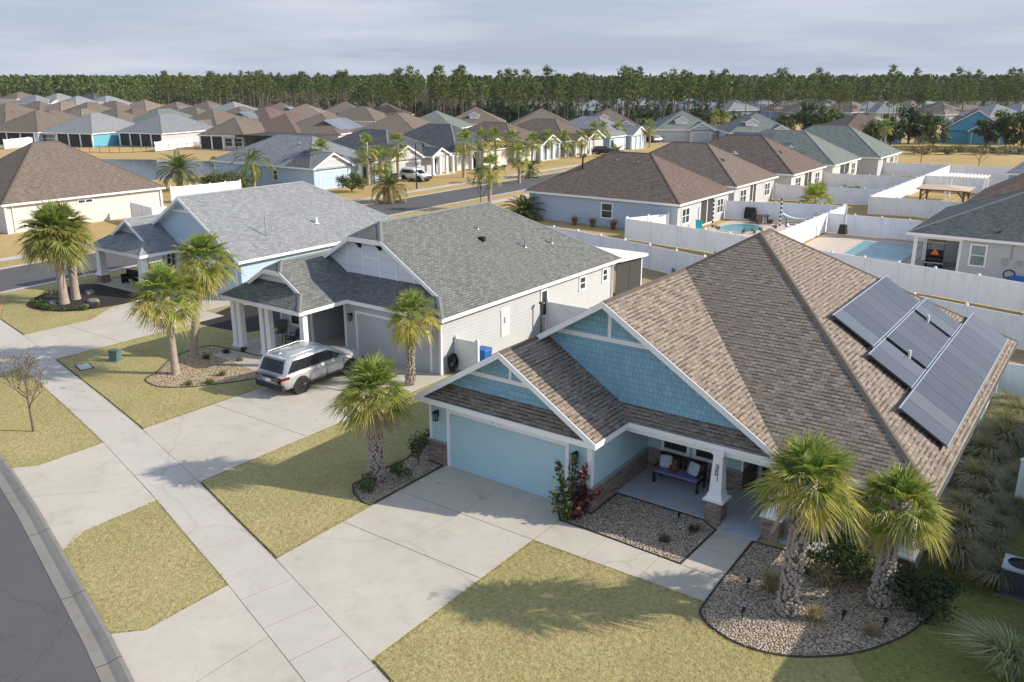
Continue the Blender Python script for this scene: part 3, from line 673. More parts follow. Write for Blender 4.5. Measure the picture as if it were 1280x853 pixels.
for x in(-.45,.45): bracket(p2['cx']+x,5.33,4.36,.32)
garage_door(H2,7.43,-12.05,-7.25,2.2,M['white_lap'],False,.16)
b=MB()
for x0,x1,y0,y1 in((-13.0,-12.85,7.4,7.5),(-6.68,-6.55,7.4,7.5),(-15.28,-15.15,7.15,7.25),(-17.65,-17.55,7.15,7.25)): b=MB(); b.box(x0,x1,y0,y1,.03,Z2-.17); b.build('corner_board',M['white'],H2)
lantern(H2,'y',7.43,-1,-12.45,1.95,False)
b=MB(); b.box(-18.3,-12.75,4.3,7.2,0,.15); b.box(-15.2,-12.97,7.2,9.55,0,.15); b.build('porch_floor',M['concrete'],H2)
for x in(-18.0,-17.55,-15.75,-15.3,-12.75): column(H2,x,4.55,.15,Z2-.16,.15,.14,None,False)
b=MB(); b.box(-18.2,-12.6,4.42,4.68,Z2-.36,Z2-.17); b.build('porch_beam',M['white'],H2)
window(H2,'y',7.2,-1,-16.9,-15.8,.85,2.35,False)
X2=-6.58
for y0,y1,z0,z1 in((15.75,16.45,.95,2.5),(19.75,20.5,1.65,2.5),(22.4,23.05,1.65,2.5)): window(H2,'x',X2,1,y0,y1,z0,z1,False,tr=.1)
b=MB(); onbox(b,'x',X2,1,12.15,12.85,.75,2.2,0,.05); onbox(b,'x',X2,1,12.22,12.78,.82,2.1,.05,.07); onbox(b,'x',X2,1,12.35,12.65,1.5,1.8,.07,.16); b.build('meter_panel',M['white'],H2)
b=MB(); b.tube([(-6.25,7.25,Z2-.12),(-6.3,7.3,Z2-.3),(-6.55,7.36,Z2-.4),(-6.56,7.36,.1)],.045,6); b.build('downspout',M['white'],H2); b=MB(); b.tube([(-6.25,23.6,Z2-.12),(-6.5,23.6,Z2-.45),(-6.5,23.6,.1)],.045,6); b.build('downspout',M['white'],H2)
# lanai behind: flat white pan roof on posts with dark screens
b=MB(); b.faces_idx([(-15,23.9,Z2-.1),(-6.15,23.9,Z2-.1),(-6.15,27.6,Z2-.25),(-15,27.6,Z2-.25),(-15,23.9,Z2-.22),(-6.15,23.9,Z2-.22),(-6.15,27.6,Z2-.42),(-15,27.6,Z2-.42)],[(0,1,2,3),(7,6,5,4),(0,4,5,1),(1,5,6,2),(2,6,7,3),(3,7,4,0)])
b.build('lanai_roof',M['white'],H2)
b=MB()
for x in(-14.9,-12,-9.3,-6.45): b=MB(); b.box(x-.05,x+.05,27.2,27.3,0,Z2-.4); b.build('lanai_post',M['white'],H2)
for y0,y1 in((23.95,25.6),(25.65,27.2)): b=MB(); b.box(-6.47,-6.44,y0,y1,.05,Z2-.35); b.build('lanai_screen',M['screen'],H2)
for x,y,h in((-8.6,17.2,.5),(-8.4,19.6,.4),(-10.4,15.2,.25)): vent(H2,x,y,Z2+S1*(-6.22-x),h,.05,'grey',False)
b=MB(); b.obox((-9.7,14.7),.3,.3,Z2+S1*3.35,Z2+S1*3.6+.1,.2); b.build('roof_turbine',M['black'],H2)
# ------------------------------------------------------------------ pale grey roof, blue gables, on the corner
H3=thing('house','pale grey roofed house with blue gables and square porch at the street corner','house',(-31.,17.,0))
b=MB(); b.prism([(-31.2,10.9),(-25.8,10.9),(-25.8,26.),(-36.4,26.),(-36.4,12.2),(-31.2,12.2)],0,2.5); b.build('wall',M['paleblue_lap'],H3)
m3=roof_module(-36.8,-25.4,10.5,26.6,2.68,S1,front='gable',back='hip',gwall=.5,gfloor=2.9)
put_roof(H3,m3,M['roof_light'],M['cap_light'],gm=M['paleblue_lap'],local=False); truss(H3,m3['cx'],11.0,m3['zr']-.05,S1,m3['zr']-.95,-1,False,.13)
b=MB(); b.face([(-36.8,10.49,2.66),(-25.4,10.49,2.66),(-26.1,11.2,3.08),(-36.1,11.2,3.08)]); b.build('pent_roof',M['roof_light'],H3)
p3=roof_module(-38.1,-31.9,7.9,14.5,2.69,S1,front='dutch',back='open',inset=1.1,gwall=.4)
put_roof(H3,p3,M['roof_light'],M['cap_light'],gm=M['paleblue_lap'],local=False)
b=MB(); b.box(-37.9,-32.1,8.1,12.2,0,.14); b.build('porch_floor',M['concrete'],H3)
for x,y in((-37.5,8.4),(-32.5,8.4),(-37.5,11.4),(-32.5,11.2)): column(H3,x,y,0,2.5,.26,.2,(.3,.75),False,stone='redbrick')
window(H3,'y',12.2,-1,-35.8,-34.6,.6,2.3,False,vert=True); window(H3,'y',12.2,-1,-34.3,-33.2,.6,2.3,False,vert=True)
garage_door(H3,10.9,-30.9,-26.3,2.13,M['paleblue_lap'],False,.16)
vent(H3,-27.2,18.5,2.68+S1*1.8,.4,.09,'white',False)
b=MB(); b.cyl((-26.9,13.9),.04,3.2,4.9,7); b.build('vent_pipe',M['grey'],H3)
# ------------------------------------------------------------------ brown hip house across the side street
H4=thing('house','long cream house with brown hip roof across the side street by palm','house',(-69.,21.,0))
b=MB(); b.prism([(-76,14.),(-63.1,14.),(-63.1,29.4),(-76,29.4)],0,2.55); b.build('wall',M['greige_lap'],H4)
m4=roof_module(-76.5,-62.7,13.6,29.8,2.7,.69); put_roof(H4,m4,M['roof_midbrown'],M['cap_brown'],local=False)
m4b=roof_module(-84,-73,9.5,20,2.71,.6,front='hip',back='open'); put_roof(H4,m4b,M['roof_midbrown'],M['cap_brown'],local=False)
b=MB(); b.box(-83.6,-73.4,9.9,19,0,2.5); b.build('wall',M['greige_lap'],H4)
window(H4,'x',-63.1,1,20.6,22.2,1.9,2.35,False,mull=False,vert=True); window(H4,'y',14.,-1,-66.5,-64.5,.6,2.2,False,vert=True)
for y in(14.,29.4): b=MB(); b.box(-63.15,-62.95,y-.1,y+.1,0,2.5); b.build('corner_board',M['white'],H4)
b=MB(); b.tube([(-62.8,14.6,2.5),(-63.05,14.6,2.2),(-63.05,14.6,.1)],.05,6); b.build('downspout',M['white'],H4)
# ------------------------------------------------------------------ house to the right, only its edge and shadow reach the picture
H0=thing('house','pale blue house just beyond the right edge beside the condenser','house',(25.,6.,0))
b=MB(); b.prism([(18.75,-3.4),(31,-3.4),(31,16),(18.75,16)],0,2.95); b.build('wall',M['blue_lap'],H0)
m0=roof_module(18.3,31.4,-4.6,16.4,3.1,.5); put_roof(H0,m0,M['roof_dkbrown'],M['cap_brown'],local=False)
# ------------------------------------------------------------------ ground sheets (each a few mm above the one below)
def sheet(name,poly,z,mat,hole=None):
    b=MB(); b.face([(p[0],p[1],z) for p in poly]); return struct(name,b,M[mat],uv=True)
def slabs(name,polys,z0,z1,mat):
    b=MB()
    for p in polys: b.prism(p,z0,z1)
    return struct(name,b,M[mat])
b=MB(); b.face([(-4000,-4000,0),(4000,-4000,0),(4000,4000,0),(-4000,4000,0)]); struct('ground',b,M['tan'])
# sidewalk line, house side and street side
swR=[(-48,2.6),(-40.6,1.35),(-33.8,-.12),(-29.3,-.93),(-23.7,-2.07),(-16.5,-3.59),(-12.,-4.6),(-6.13,-6.1),(-3.1,-6.97),(.03,-7.83),(1.9,-8.4),(5.45,-9.47),(10.,-10.9),(17,-13.3),(26,-16.8)]
def off(line,d):
    r=[]
    for i,p in enumerate(line):
        a=Vector(line[max(i-1,0)]);c=Vector(line[min(i+1,len(line)-1)]); t=(c-a).normalized(); r.append((p[0]+t.y*d,p[1]-t.x*d))
    return r
swL=off(swR,1.56)
curb=[(-50,-1.2),(-40.,-3.3),(-30.,-5.5),(-20.,-7.7),(-14.32,-9.0),(-12.45,-9.42),(-8.78,-10.32),(-5.42,-11.24),(-.51,-12.6),(1.45,-13.2),(8,-15.4),(16,-18.2),(25,-21.8)]
gut=off(curb,.62); 
sheet('front_lawn',[(-40,3.2)]+swR[2:]+[(26,33),(-20.5,33),(-24.,30.),(-40,9)],.022,'lawn')
sheet('verge_lawn',swL+curb[::-1],.022,'lawn')
sheet('backyard_ground',[(-24,24.2),(-6.2,24.2),(-1.4,19.7),(15.4,19.7),(17.6,8.5),(19,8.5),(19,32),(-24,41)],.027,'backyard') if 'backyard' in M else None
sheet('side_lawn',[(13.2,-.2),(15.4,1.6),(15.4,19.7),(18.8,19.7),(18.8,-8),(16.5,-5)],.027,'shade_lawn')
# main road
b=MB(); far=off(curb,8.8)
for i in range(len(gut)-1): b.face([gut[i]+(.012,),far[i]+(.012,),far[i+1]+(.012,),gut[i+1]+(.012,)])
struct('main_road',b,M['asphalt'])
# rolled kerb with gutter pan
b=MB(); c0=curb; prof=[(0.,.075),(.10,.085),(.24,.05),(.34,.016),(.62,.02)]
lines=[[(p[0],p[1],z) for p in off(curb,d)] for d,z in prof]
for A,B_ in zip(lines[:-1],lines[1:]):
    for i in range(len(A)-1): b.face([A[i],B_[i],B_[i+1],A[i+1]],smooth=False)
struct('kerb',b,M['gutter'])
b=MB()   # kerb joints
for i in range(len(curb)-1):
    p=Vector(curb[i]);q=Vector(curb[i+1]); n=max(1,int((q-p).length/3.)); t=(q-p).normalized(); nn=Vector((t.y,-t.x))
    for k in range(n):
        c=p+(q-p)*(k+.5)/n; e=t*.012
        for (d0,z0),(d1,z1) in zip(prof[:-1],prof[1:]):
            b.face([(c+nn*d0-e).to_tuple()+(z0+.004,),(c+nn*d1-e).to_tuple()+(z1+.004,),(c+nn*d1+e).to_tuple()+(z1+.004,),(c+nn*d0+e).to_tuple()+(z0+.004,)])
struct('kerb_joint',b,M['joint'])
# sidewalk panels with tooled joints
def along(line,x):
    for a,c in zip(line[:-1],line[1:]):
        if a[0]<=x<=c[0]:
            t=(x-a[0])/(c[0]-a[0]); return (x,a[1]+(c[1]-a[1])*t)
    return line[-1]
b=MB(); x=-47.5
while x<24:
    x1=x+1.52
    p,q=along(swR,x+.013),along(swR,x1-.013); r,s=along(swL,x1-.35),along(swL,x-.35+.026)
    b.prism([s,r,q,p],-.05,.036); x=x1
struct('sidewalk',b,M['walk'])
b=MB(); o1=off(swR,-.09)
for i in range(2,len(swR)-1):
    for (xa,xb) in [(-48,-29.5),(-23.7,-12.05),(-6.1,.05),(5.5,26)]:
        lo,hi=max(xa,swR[i][0]),min(xb,swR[i+1][0])
        if hi>lo: 
            p,q=along(swR,lo),along(swR,hi); u,v=along(o1,lo),along(o1,hi); b.face([p+(.030,),q+(.030,),v+(.030,),u+(.030,)])
struct('lawn_edge_trench',b,M['joint'])
b=MB()
for i in range(len(swR)-1): b.face([swR[i]+(.023,),swL[i]+(.023,),swL[i+1]+(.023,),swR[i+1]+(.023,)])
struct('slab_bed',b,M['joint'])
# driveways, cut into panels
def yR(x): return along(swR,x)[1]
def yC(x): return along(curb,x)[1]
def yL(x): return along(swL,x)[1]
g=.012
def drive(name,x0,x1,yb,ys,xs,flare=True):
    P=[]
    xs=[x0]+xs+[x1]; 
    for i in range(len(xs)-1):
        a,c=xs[i]+(g if i else 0),xs[i+1]-(g if i<len(xs)-2 else 0)
        yy=[None]+ys+[yb]
        lo=None
        for j in range(len(yy)-1):
            if j==0: p0,p1=(a,yR(a)+.02),(c,yR(c)+.02)
            else: p0,p1=(a,yy[j]+g),(c,yy[j]+g)
            t=yy[j+1]-g
            P.append([p0,p1,(c,t),(a,t)])
    # apron between sidewalk and kerb
    m=(x0+x1)/2
    for a,c,fa,fc in ((x0,m-g,.58,0),(m+g,x1,0,.58)):
        pts=[(a,yL(a)-.02)]
        if fa: pts+=[(a,yC(a)+.8),(a-fa,yC(a-fa)-.0)]
        else: pts+=[(a,yC(a))]
        if fc: pts+=[(c+fc,yC(c+fc)-.0),(c,yC(c)+.8)]
        else: pts+=[(c,yC(c))]
        pts+=[(c,yL(c)-.02)]
        P.append(pts)
    slabs(name,P,-.05,.034,'concrete'); b=MB(); e=.02; b.face([(x0+e,yR(x0)+.03,.0245),(x1-e,yR(x1)+.03,.0245),(x1-e,yb-e,.0245),(x0+e,yb-e,.0245)]); b.face([(x0+e,yC(x0)+.05,.0245),(x1-e,yC(x1)+.05,.0245),(x1-e,yL(x1)-.02,.0245),(x0+e,yL(x0)-.02,.0245)]); struct('slab_bed',b,M['joint'])
drive('driveway',-.06,5.42,-.02,[-5.1,-2.5],[])
drive('driveway',-12.1,-6.2,7.4,[-1.2,3.1],[-9.15])
drive('driveway',-29.4,-23.85,8.,[1.5,5.],[-26.6]); slabs('driveway',[[(-31.,5.),(-29.42,3.),(-29.42,8.),(-31.6,8.)],[(-31.5,8.03),(-25.8,8.03),(-25.8,10.9),(-31.2,10.9)]],-.05,.034,'concrete')
slabs('entrance_path',[[(5.46,-2.49),(7.2,-2.49),(7.2,-1.08),(5.46,-1.05)],[(7.22,-2.49),(9.0,-2.48),(9.0,-1.14),(7.22,-1.08)],[(9.02,-2.48),(10.98,-2.44),(10.95,-1.2),(9.7,-1.17),(9.02,-1.14)],[(9.71,-1.14),(10.95,-1.17),(10.9,.1),(9.74,.1)],[(9.74,.12),(10.9,.12),(10.86,1.33),(9.78,1.33)]],-.05,.033,'concrete')
slabs('porch_path',[[(-18.,4.28),(-18.,3.),(-13.,2.6),(-12.12,2.6),(-12.12,4.28)]],-.05,.033,'concrete')
# planting beds
def smooth(poly,k=4):
    r=[];n=len(poly)
    for i in range(n):
        p0,p1,p2,p3=[Vector(poly[(i+j)%n]) for j in(-1,0,1,2)]
        for q in range(k):
            t=q/k; v=.5*((2*p1)+(p2-p0)*t+(2*p0-5*p1+4*p2-p3)*t*t+(3*p1-p0-3*p2+p3)*t**3); r.append((v.x,v.y))
    return r
def bed(name,poly,mat,edge=True,z=.031):
    sheet(name,poly,z,mat)
    if edge:
        b=MB(); n=len(poly); c=Vector((sum(p[0] for p in poly)/n,sum(p[1] for p in poly)/n))
        for i in range(n):
            p,q=poly[i],poly[(i+1)%n]
            if (Vector(p)-Vector(q)).length>.02: b.tube([(p[0],p[1],.03),(q[0],q[1],.03)],.032,6)
        struct('bed_edging',b,M['edging'])
bedL=[(-.16,-.1),(-.16,-3.8),(-.58,-3.8),(-1.21,-3.52),(-1.7,-3.1),(-1.75,-2.),(-1.6,-.5),(-1.9,.6),(-2.0,3.),(-.86,3.),(-.86,-.1)]
bed('gravel_bed',bedL,'gravel')
bedM=[(5.45,-1.0),(6.5,-1.0),(8.2,-1.08),(9.66,-1.12),(9.72,1.3),(9.1,1.68),(6.05,1.68),(6.05,-.08),(5.15,-.08),(5.15,-.6)]
bed('gravel_bed',bedM,'gravel')
bedR=[(10.93,1.3),(10.97,-1.5),(11.05,-2.8),(11.25,-3.15),(11.61,-3.41),(12.34,-3.64),(13.23,-3.54),(14.14,-3.03),(15.03,-2.13),(15.69,-.91),(15.98,.05),(16.1,.6),(15.6,1.7)]
i0=bedR.index((11.05,-2.8)); sm=smooth(bedR); bedR2=bedR[:2]+sm[i0*4:-8]+bedR[-2:]
bed('gravel_bed',bedR2,'gravel')
bedN=[(-17.9,-.2),(-17.6,-.9),(-17.1,-1.25),(-16.0,-1.3),(-15.2,-.8),(-14.6,-.2),(-13.4,1.9),(-13.2,4.1),(-18.3,4.1),(-19.6,3.6),(-19.3,1.6)]
bed('gravel_bed',smooth(bedN),'gravel_tan')
bedP=[(-36.4,2.7),(-35.,2.2),(-33.6,2.4),(-32.4,3.1),(-31.6,4.6),(-31.7,8.),(-38.,8.0),(-38.2,5.)]
bed('mulch_bed',smooth(bedP),'mulch',False)
bed('mulch_bed',[(-24.,6.0),(-20.,6.4),(-19.,9.),(-22.,12),(-25.5,10.)],'mulch',False)
# side street, its kerbs and sidewalks
cs=[(-43.8,-2),(-44.6,8),(-45.4,25),(-46.6,50),(-47.2,75),(-47.5,110),(-46,160),(-40,200)]
def strip(name,line,d0,d1,z,mat):
    b=MB(); A=off(line,d0);B_=off(line,d1)
    for i in range(len(A)-1): b.face([A[i]+(z,),B_[i]+(z,),B_[i+1]+(z,),A[i+1]+(z,)])
    return struct(name,b,M[mat])
strip('side_street',cs,-3.4,3.4,.016,'asphalt')
for d in(3.4,-3.4-.55): strip('street_kerb',cs,d,d+.55,.03,'walk')
for d in(6.1,-7.6): strip('street_sidewalk',cs[1:],d,d+1.4,.022,'walk')
# pond and its bank
pond=[(-131,50),(-128,58),(-119,63.5),(-107,68),(-98,66),(-92,60),(-90,50),(-92,44),(-102,40),(-118,42)]
sheet('pond_bank',[((p[0]+110)*1.1-110,(p[1]-54)*1.1+54) for p in pond],.02,'lawn_dry')
sheet('pond',pond,.03,'water')
# yards behind
sheet('patio',[(-13.6,49.5),(-3.7,49.),(-3.7,62.),(-13.,60.5)],.02,'paver')
sheet('patio',[(-3.2,44.),(5.9,44.),(5.9,57.2),(-3.2,57.4)],.02,'paver')
import itertools
def ellipse(cx,cy,a,b_,n=28,ang=0): return [(cx+a*math.cos(t)*math.cos(ang)-b_*math.sin(t)*math.sin(ang),cy+a*math.cos(t)*math.sin(ang)+b_*math.sin(t)*math.cos(ang)) for t in [2*PI*i/n for i in range(n)]]
def pool(label,poly,rim):
    t=thing('swimming_pool',label,'pool',(poly[0][0],poly[0][1],0))
    n=len(poly); c=Vector((sum(p[0] for p in poly)/n,sum(p[1] for p in poly)/n)); b=MB()
    for i in range(n):
        p,q=Vector(poly[i]),Vector(poly[(i+1)%n]); po=p+(p-c).normalized()*rim; qo=q+(q-c).normalized()*rim
        b.face([(p.x,p.y,.06),(po.x,po.y,.06),(qo.x,qo.y,.06),(q.x,q.y,.06)][::-1] if False else [(po.x,po.y,.06),(qo.x,qo.y,.06),(q.x,q.y,.06),(p.x,p.y,.06)])
        b.face([(po.x,po.y,0.02),(qo.x,qo.y,0.02),(qo.x,qo.y,.06),(po.x,po.y,.06)]); b.face([(p.x,p.y,.06),(q.x,q.y,.06),(q.x,q.y,.03),(p.x,p.y,.03)])
    b.build('pool_coping',M['concrete'],t); b=MB(); b.face([(p[0],p[1],.04) for p in poly]); b.build('pool_water',M['pool'],t)
pool('rectangular turquoise pool beside the lanai with the golf cart',[(.6,48.6),(5.1,47.6),(4.9,54.9),(.5,55.1)],.35)
pool('small rounded turquoise pool among potted plants behind the brown-roofed house',ellipse(-10.6,55.4,1.9,2.4),.3)
pool('teal pool end showing beyond the white fence near the shaggy date palm',[(-62,35),(-58.5,35.2),(-58.6,40),(-62,39.5)],.3)

# ------------------------------------------------------------------ real blades over the near lawns: tufts that break up the surface and fringe its edges
def inpoly(x,y,poly):
    c=False; j=len(poly)-1
    for i in range(len(poly)):
        xi,yi=poly[i][:2]; xj,yj=poly[j][:2]
        if (yi>y)!=(yj>y) and x<(xj-xi)*(y-yi)/(yj-yi)+xi: c=not c
        j=i
    return c
def seg(line,xa,xb): return [along(line,xa)]+[p for p in line if xa<p[0]<xb]+[along(line,xb)]
lawnA=seg(swR,-6.17,-.1)+[(-.2,-3.85),(-1.25,-3.6),(-1.8,-3.),(-1.8,.4),(-2.,6.),(-6.12,7.2)]
lawnB=seg(swR,5.5,19)+[(18.5,3),(16.3,1.),(15.7,-1.),(15.05,-2.2),(14.1,-3.1),(13.2,-3.62),(12.3,-3.72),(11.5,-3.45),(11.02,-2.85),(11.,-2.52),(5.48,-2.54)]
lawnC=seg(swR,-23.7,-12.2)+[(-12.2,2.3),(-13.5,1.6),(-14.7,-.4),(-16,-1.4),(-17.2,-1.3),(-18,-.3),(-20,3.4),(-23.8,5.)]
verge1=seg(swL,-6.17,-.09)+[(-.09,-11.95),(-.66,-12.5)]+seg(curb,-5.6,-.7)[::-1]+[(-6.17,-10.35)]
verge2=seg(swL,-24,-12.13)+[(-12.13,-8.7),(-12.7,-9.3)]+seg(curb,-24,-12.75)[::-1]
gr=random.Random(77); mb=MB()
GC=[(.40,.345,.15),(.46,.39,.19),(.33,.31,.11),(.27,.27,.09),(.50,.42,.24)]
def blade(x,y,h,rng):
    a=rng.uniform(0,6.283); l=h*rng.uniform(.3,1.1); w=.011; s=(-math.sin(a)*w,math.cos(a)*w); k=rng.uniform(.8,1.15); c=tuple(q*k for q in rng.choice(GC))
    mb.face([(x-s[0],y-s[1],.015),(x+s[0],y+s[1],.015),(x+math.cos(a)*l,y+math.sin(a)*l,.02+h)],c)
for poly,dens in((lawnA,90),(lawnB,100),(verge1,110),(lawnC,50),(verge2,50)):
    xs=[p[0] for p in poly]; ys=[p[1] for p in poly]; n=int((max(xs)-min(xs))*(max(ys)-min(ys))*dens)
    for i in range(n):
        x=gr.uniform(min(xs),max(xs)); y=gr.uniform(min(ys),max(ys))
        if inpoly(x,y,poly): blade(x,y,gr.uniform(.015,.04),gr)
    for p,q in zip(poly,poly[1:]+poly[:1]):
        L=math.hypot(q[0]-p[0],q[1]-p[1]); 
        for i in range(int(L*70)):
            t=gr.random(); r=gr.gauss(.0,.022); nx,ny=(q[1]-p[1])/max(L,.01),-(q[0]-p[0])/max(L,.01)
            blade(p[0]+(q[0]-p[0])*t+nx*r,p[1]+(q[1]-p[1])*t+ny*r,gr.uniform(.02,.06),gr)
o=mb.build('lawn_grass',M['leaf'],None,True,uv=False); tag(o,'short dormant grass blades over the near lawns','grass',None,'stuff')
# ------------------------------------------------------------------ palms
UP=Vector((0,0,1))
def lerp(a,b,t): return tuple(x+(y-x)*t for x,y in zip(a,b))
G_YOUNG=(.17,.27,.055); G_OLD=(.29,.33,.07); G_YEL=(.56,.48,.10); G_DEAD=(.40,.32,.20)
def fan(mb,base,az,el,pet,rad,nl,rng,col,tipc,droop=.35,fold=1.,spread=104):
    """costapalmate fan: petiole, then leaflets webbed to mid length with drooping tips"""
    d=Vector((math.cos(az)*math.cos(el),math.sin(az)*math.cos(el),math.sin(el)))
    s=Vector((-math.sin(az),math.cos(az),0)); u=s.cross(d); u=-u if u.z<0 else u
    sag=Vector((0,0,-.12*pet*max(0,math.cos(el))))
    m=base+d*pet*.5; h=base+d*pet+sag
    w=.022
    mb.face([base-s*w*1.6,base+s*w*1.6,m+s*w,m-s*w],col); mb.face([m-s*w,m+s*w,h+s*w*.7,h-s*w*.7],col)
    d2=(d+Vector((0,0,-.28*math.cos(el)))).normalized(); u2=s.cross(d2); u2=-u2 if u2.z<0 else u2
    N=nl; dth=math.radians(spread*2/N)
    for i in range(N):
        th=math.radians(-spread)+dth*(i+.5); j=rng.uniform(-.06,.06)
        L=rad*(1-.28*(abs(th)/2.06)**1.5)*rng.uniform(.9,1.06)
        dirv=d2*math.cos(th+j)+s*math.sin(th+j)
        up=u2*(fold*(.10+.62*abs(math.sin(th))**1.3))
        a=th-dth*.52; c=th+dth*.52
        mid=.46*L
        pa=h+(d2*math.cos(a)+s*math.sin(a))*mid+up*mid*.8; pc=h+(d2*math.cos(c)+s*math.sin(c))*mid+up*mid*.8
        pm=h+dirv*mid+up*mid*.8-u2*(.055*mid)
        tip=h+dirv*L*.98+up*mid*.7+Vector((0,0,-droop*L*rng.uniform(.3,1.5)))
        k=rng.uniform(.8,1.2); c1=tuple(min(1,x*k) for x in col); c2=lerp(c1,tipc,.45)
        mb.face([h,pa,pm],c1); mb.face([h,pm,pc],c1)
        mb.face([pa,pm,tip],c2); mb.face([pm,pc,tip],lerp(c1,c2,.5))
def sabal_crown(seed,n=34,pet=.75,rad=.85,nl=26,elmin=-35,tilt=0,dead=3,yellow=.3,tint=1.):
    rng=random.Random(seed); mb=MB(); dm=MB()
    for i in range(n):
        t=(i+.5)/n; az=i*2.39996+rng.uniform(-.25,.25)
        el=math.radians(86-(86-elmin)*t**(.85 if t<.86 else .35)+rng.uniform(-10,10))
        col=lerp(G_YOUNG,G_OLD,min(1,t*1.2)); 
        if t>.55 and rng.random()<yellow*1.3: col=lerp(col,G_YEL,rng.uniform(.35,.9))
        col=tuple(x*tint for x in col)
        fan(mb,Vector((math.cos(az)*.08,math.sin(az)*.08,.1-.35*t)),az,el,pet*rng.uniform(.65,1.25),rad*rng.uniform(.8,1.12),nl,rng,col,lerp(G_YEL,G_DEAD,.5),.17+.3*t*t)
    for i in range(dead):
        az=rng.uniform(0,6.28); fan(dm,Vector((math.cos(az)*.12,math.sin(az)*.12,-.35)),az,math.radians(rng.uniform(-78,-38)),pet*.8,rad*.9,max(10,nl-8),rng,lerp(G_DEAD,(.5,.44,.36),rng.random()),(.5,.42,.3),.1,.9,80)
    return mb,dm
def trunk_pts(h,lean,n=9,curve=.0):
    return [Vector((lean[0]*(t**1.3)+curve*math.sin(t*PI),lean[1]*(t**1.3),h*t)) for t in [i/(n-1) for i in range(n)]]
def sabal(label,loc,h,lean,r,crown,boots=0,seed=1,smooth=False,group='sabal palms in the front gardens',s=1.,skirt=None):
    t=thing('palm_tree',label,'palm tree',loc,0,group); rng=random.Random(seed)
    pts=trunk_pts(h,lean); mb=MB(); n=len(pts)
    rs=[r*(1.22 if i==0 else 1.)*(1-.12*i/n) for i in range(n)]
    mb.tube([Vector((0,0,-.1))+pts[0]*0]+pts,[rs[0]*1.1]+rs,14)
    tr=mb.build('trunk',M['palmcore' if boots else 'palmbark'],t,True)
    if boots:
        bm_=MB(); rows=int(h/ .085)
        for k in range(rows):
            z=.08+k*.085; f=z/h
            if f>1: break
            i=min(n-2,int(f*(n-1))); tt=f*(n-1)-i; c=pts[i].lerp(pts[i+1],tt); rr=rs[i]*.97
            m=8
            for q in range(m):
                if rng.random()<.08: continue
                a=2*PI*(q+.5*(k%2))/m+rng.uniform(-.08,.08); o=Vector((math.cos(a),math.sin(a),0)); sd=Vector((-math.sin(a),math.cos(a),0))
                ln=rng.uniform(.12,.2)*(.75+.4*f); w=rr*.30; k2=rng.uniform(.7,1.25)
                # leaf base: flat wedge splitting away upward
                A=c+o*rr*.9-sd*w+Vector((0,0,-.05)); B_=c+o*rr*.9+sd*w+Vector((0,0,-.05)); tp=c+o*(rr+.04+.045*rng.random())+Vector((0,0,ln)); sk=rng.choice((-1,1))*w*.75
                T1=tp+sd*(sk-.035); T2=tp+sd*(sk+.035); i3=Vector((0,0,.02))-o*.05
                bm_.faces_idx([A,B_,T2,T1,A-o*.06,B_-o*.06,T2+i3,T1+i3],[(0,1,2,3),(7,6,5,4),(0,3,7,4),(1,5,6,2),(3,2,6,7)])
        bm_.build('leaf_bases',M['boot'],tr,True)
    cm,dm=crown; top=pts[-1]
    c=cm.build('crown',M['frond'],t,True,uv=False); c.location=top
    if dm.f:
        d=dm.build('dead_fronds',M['frond'],t,True,uv=False); d.location=top
    return t
def G(u,v): p=at(u,v); return (p.x,p.y,0)
GP='sabal palms in the front gardens'
sabal('tallest cross-hatched palm in the gravel bed beside the blue house porch column',(12.97,-1.69,0),3.75,(.12,.15),.225,sabal_crown(11,36,.56,.96,30,-12,dead=5,yellow=.6),1,1)
sabal('shorter leaning palm at the gravel bed end below the solar panels',(14.83,.13,0),2.9,(.1,.25),.205,sabal_crown(12,30,.52,.92,30,-16,dead=6,yellow=.5),1,2)
sabal('thick palm with hanging dead fronds left of the blue garage driveway',(-1.32,-2.3,0),3.2,(-.1,.1),.235,sabal_crown(13,38,.56,1.0,30,-16,dead=9,yellow=.3),1,3)
sabal('slim yellow-tipped palm in front of the white house garage door',(-6.9,5.6,0),3.3,(.1,.1),.165,sabal_crown(14,32,.52,.86,26,-36,dead=1,yellow=.7),1,4)
sabal('pale-trunked palm nearer the sidewalk in the tan gravel bed',(-17.0,.2,0),3.75,(-.2,.1),.185,sabal_crown(15,38,.78,1.08,26,-26,dead=2,yellow=.5),0,5)
sabal('palm behind its pale-trunked twin, its crown against the pale grey roof',(-18.6,2.3,0),5.0,(1.0,.5),.20,sabal_crown(16,42,.72,1.05,24,-50,dead=4,yellow=.25),0,6)
sabal('big dark bushy palm in the mulch bed of the corner house',(-34.4,4.0,0),4.3,(-.3,.2),.27,sabal_crown(17,56,1.0,1.35,24,-45,dead=2,yellow=.1,tint=.75),0,7)
sabal('second palm trunk hidden behind the bushy corner palm',(-34.9,5.0,0),4.6,(.2,.0),.26,sabal_crown(18,34,.8,1.05,20,-30,dead=1,yellow=.1,tint=.75),0,8)
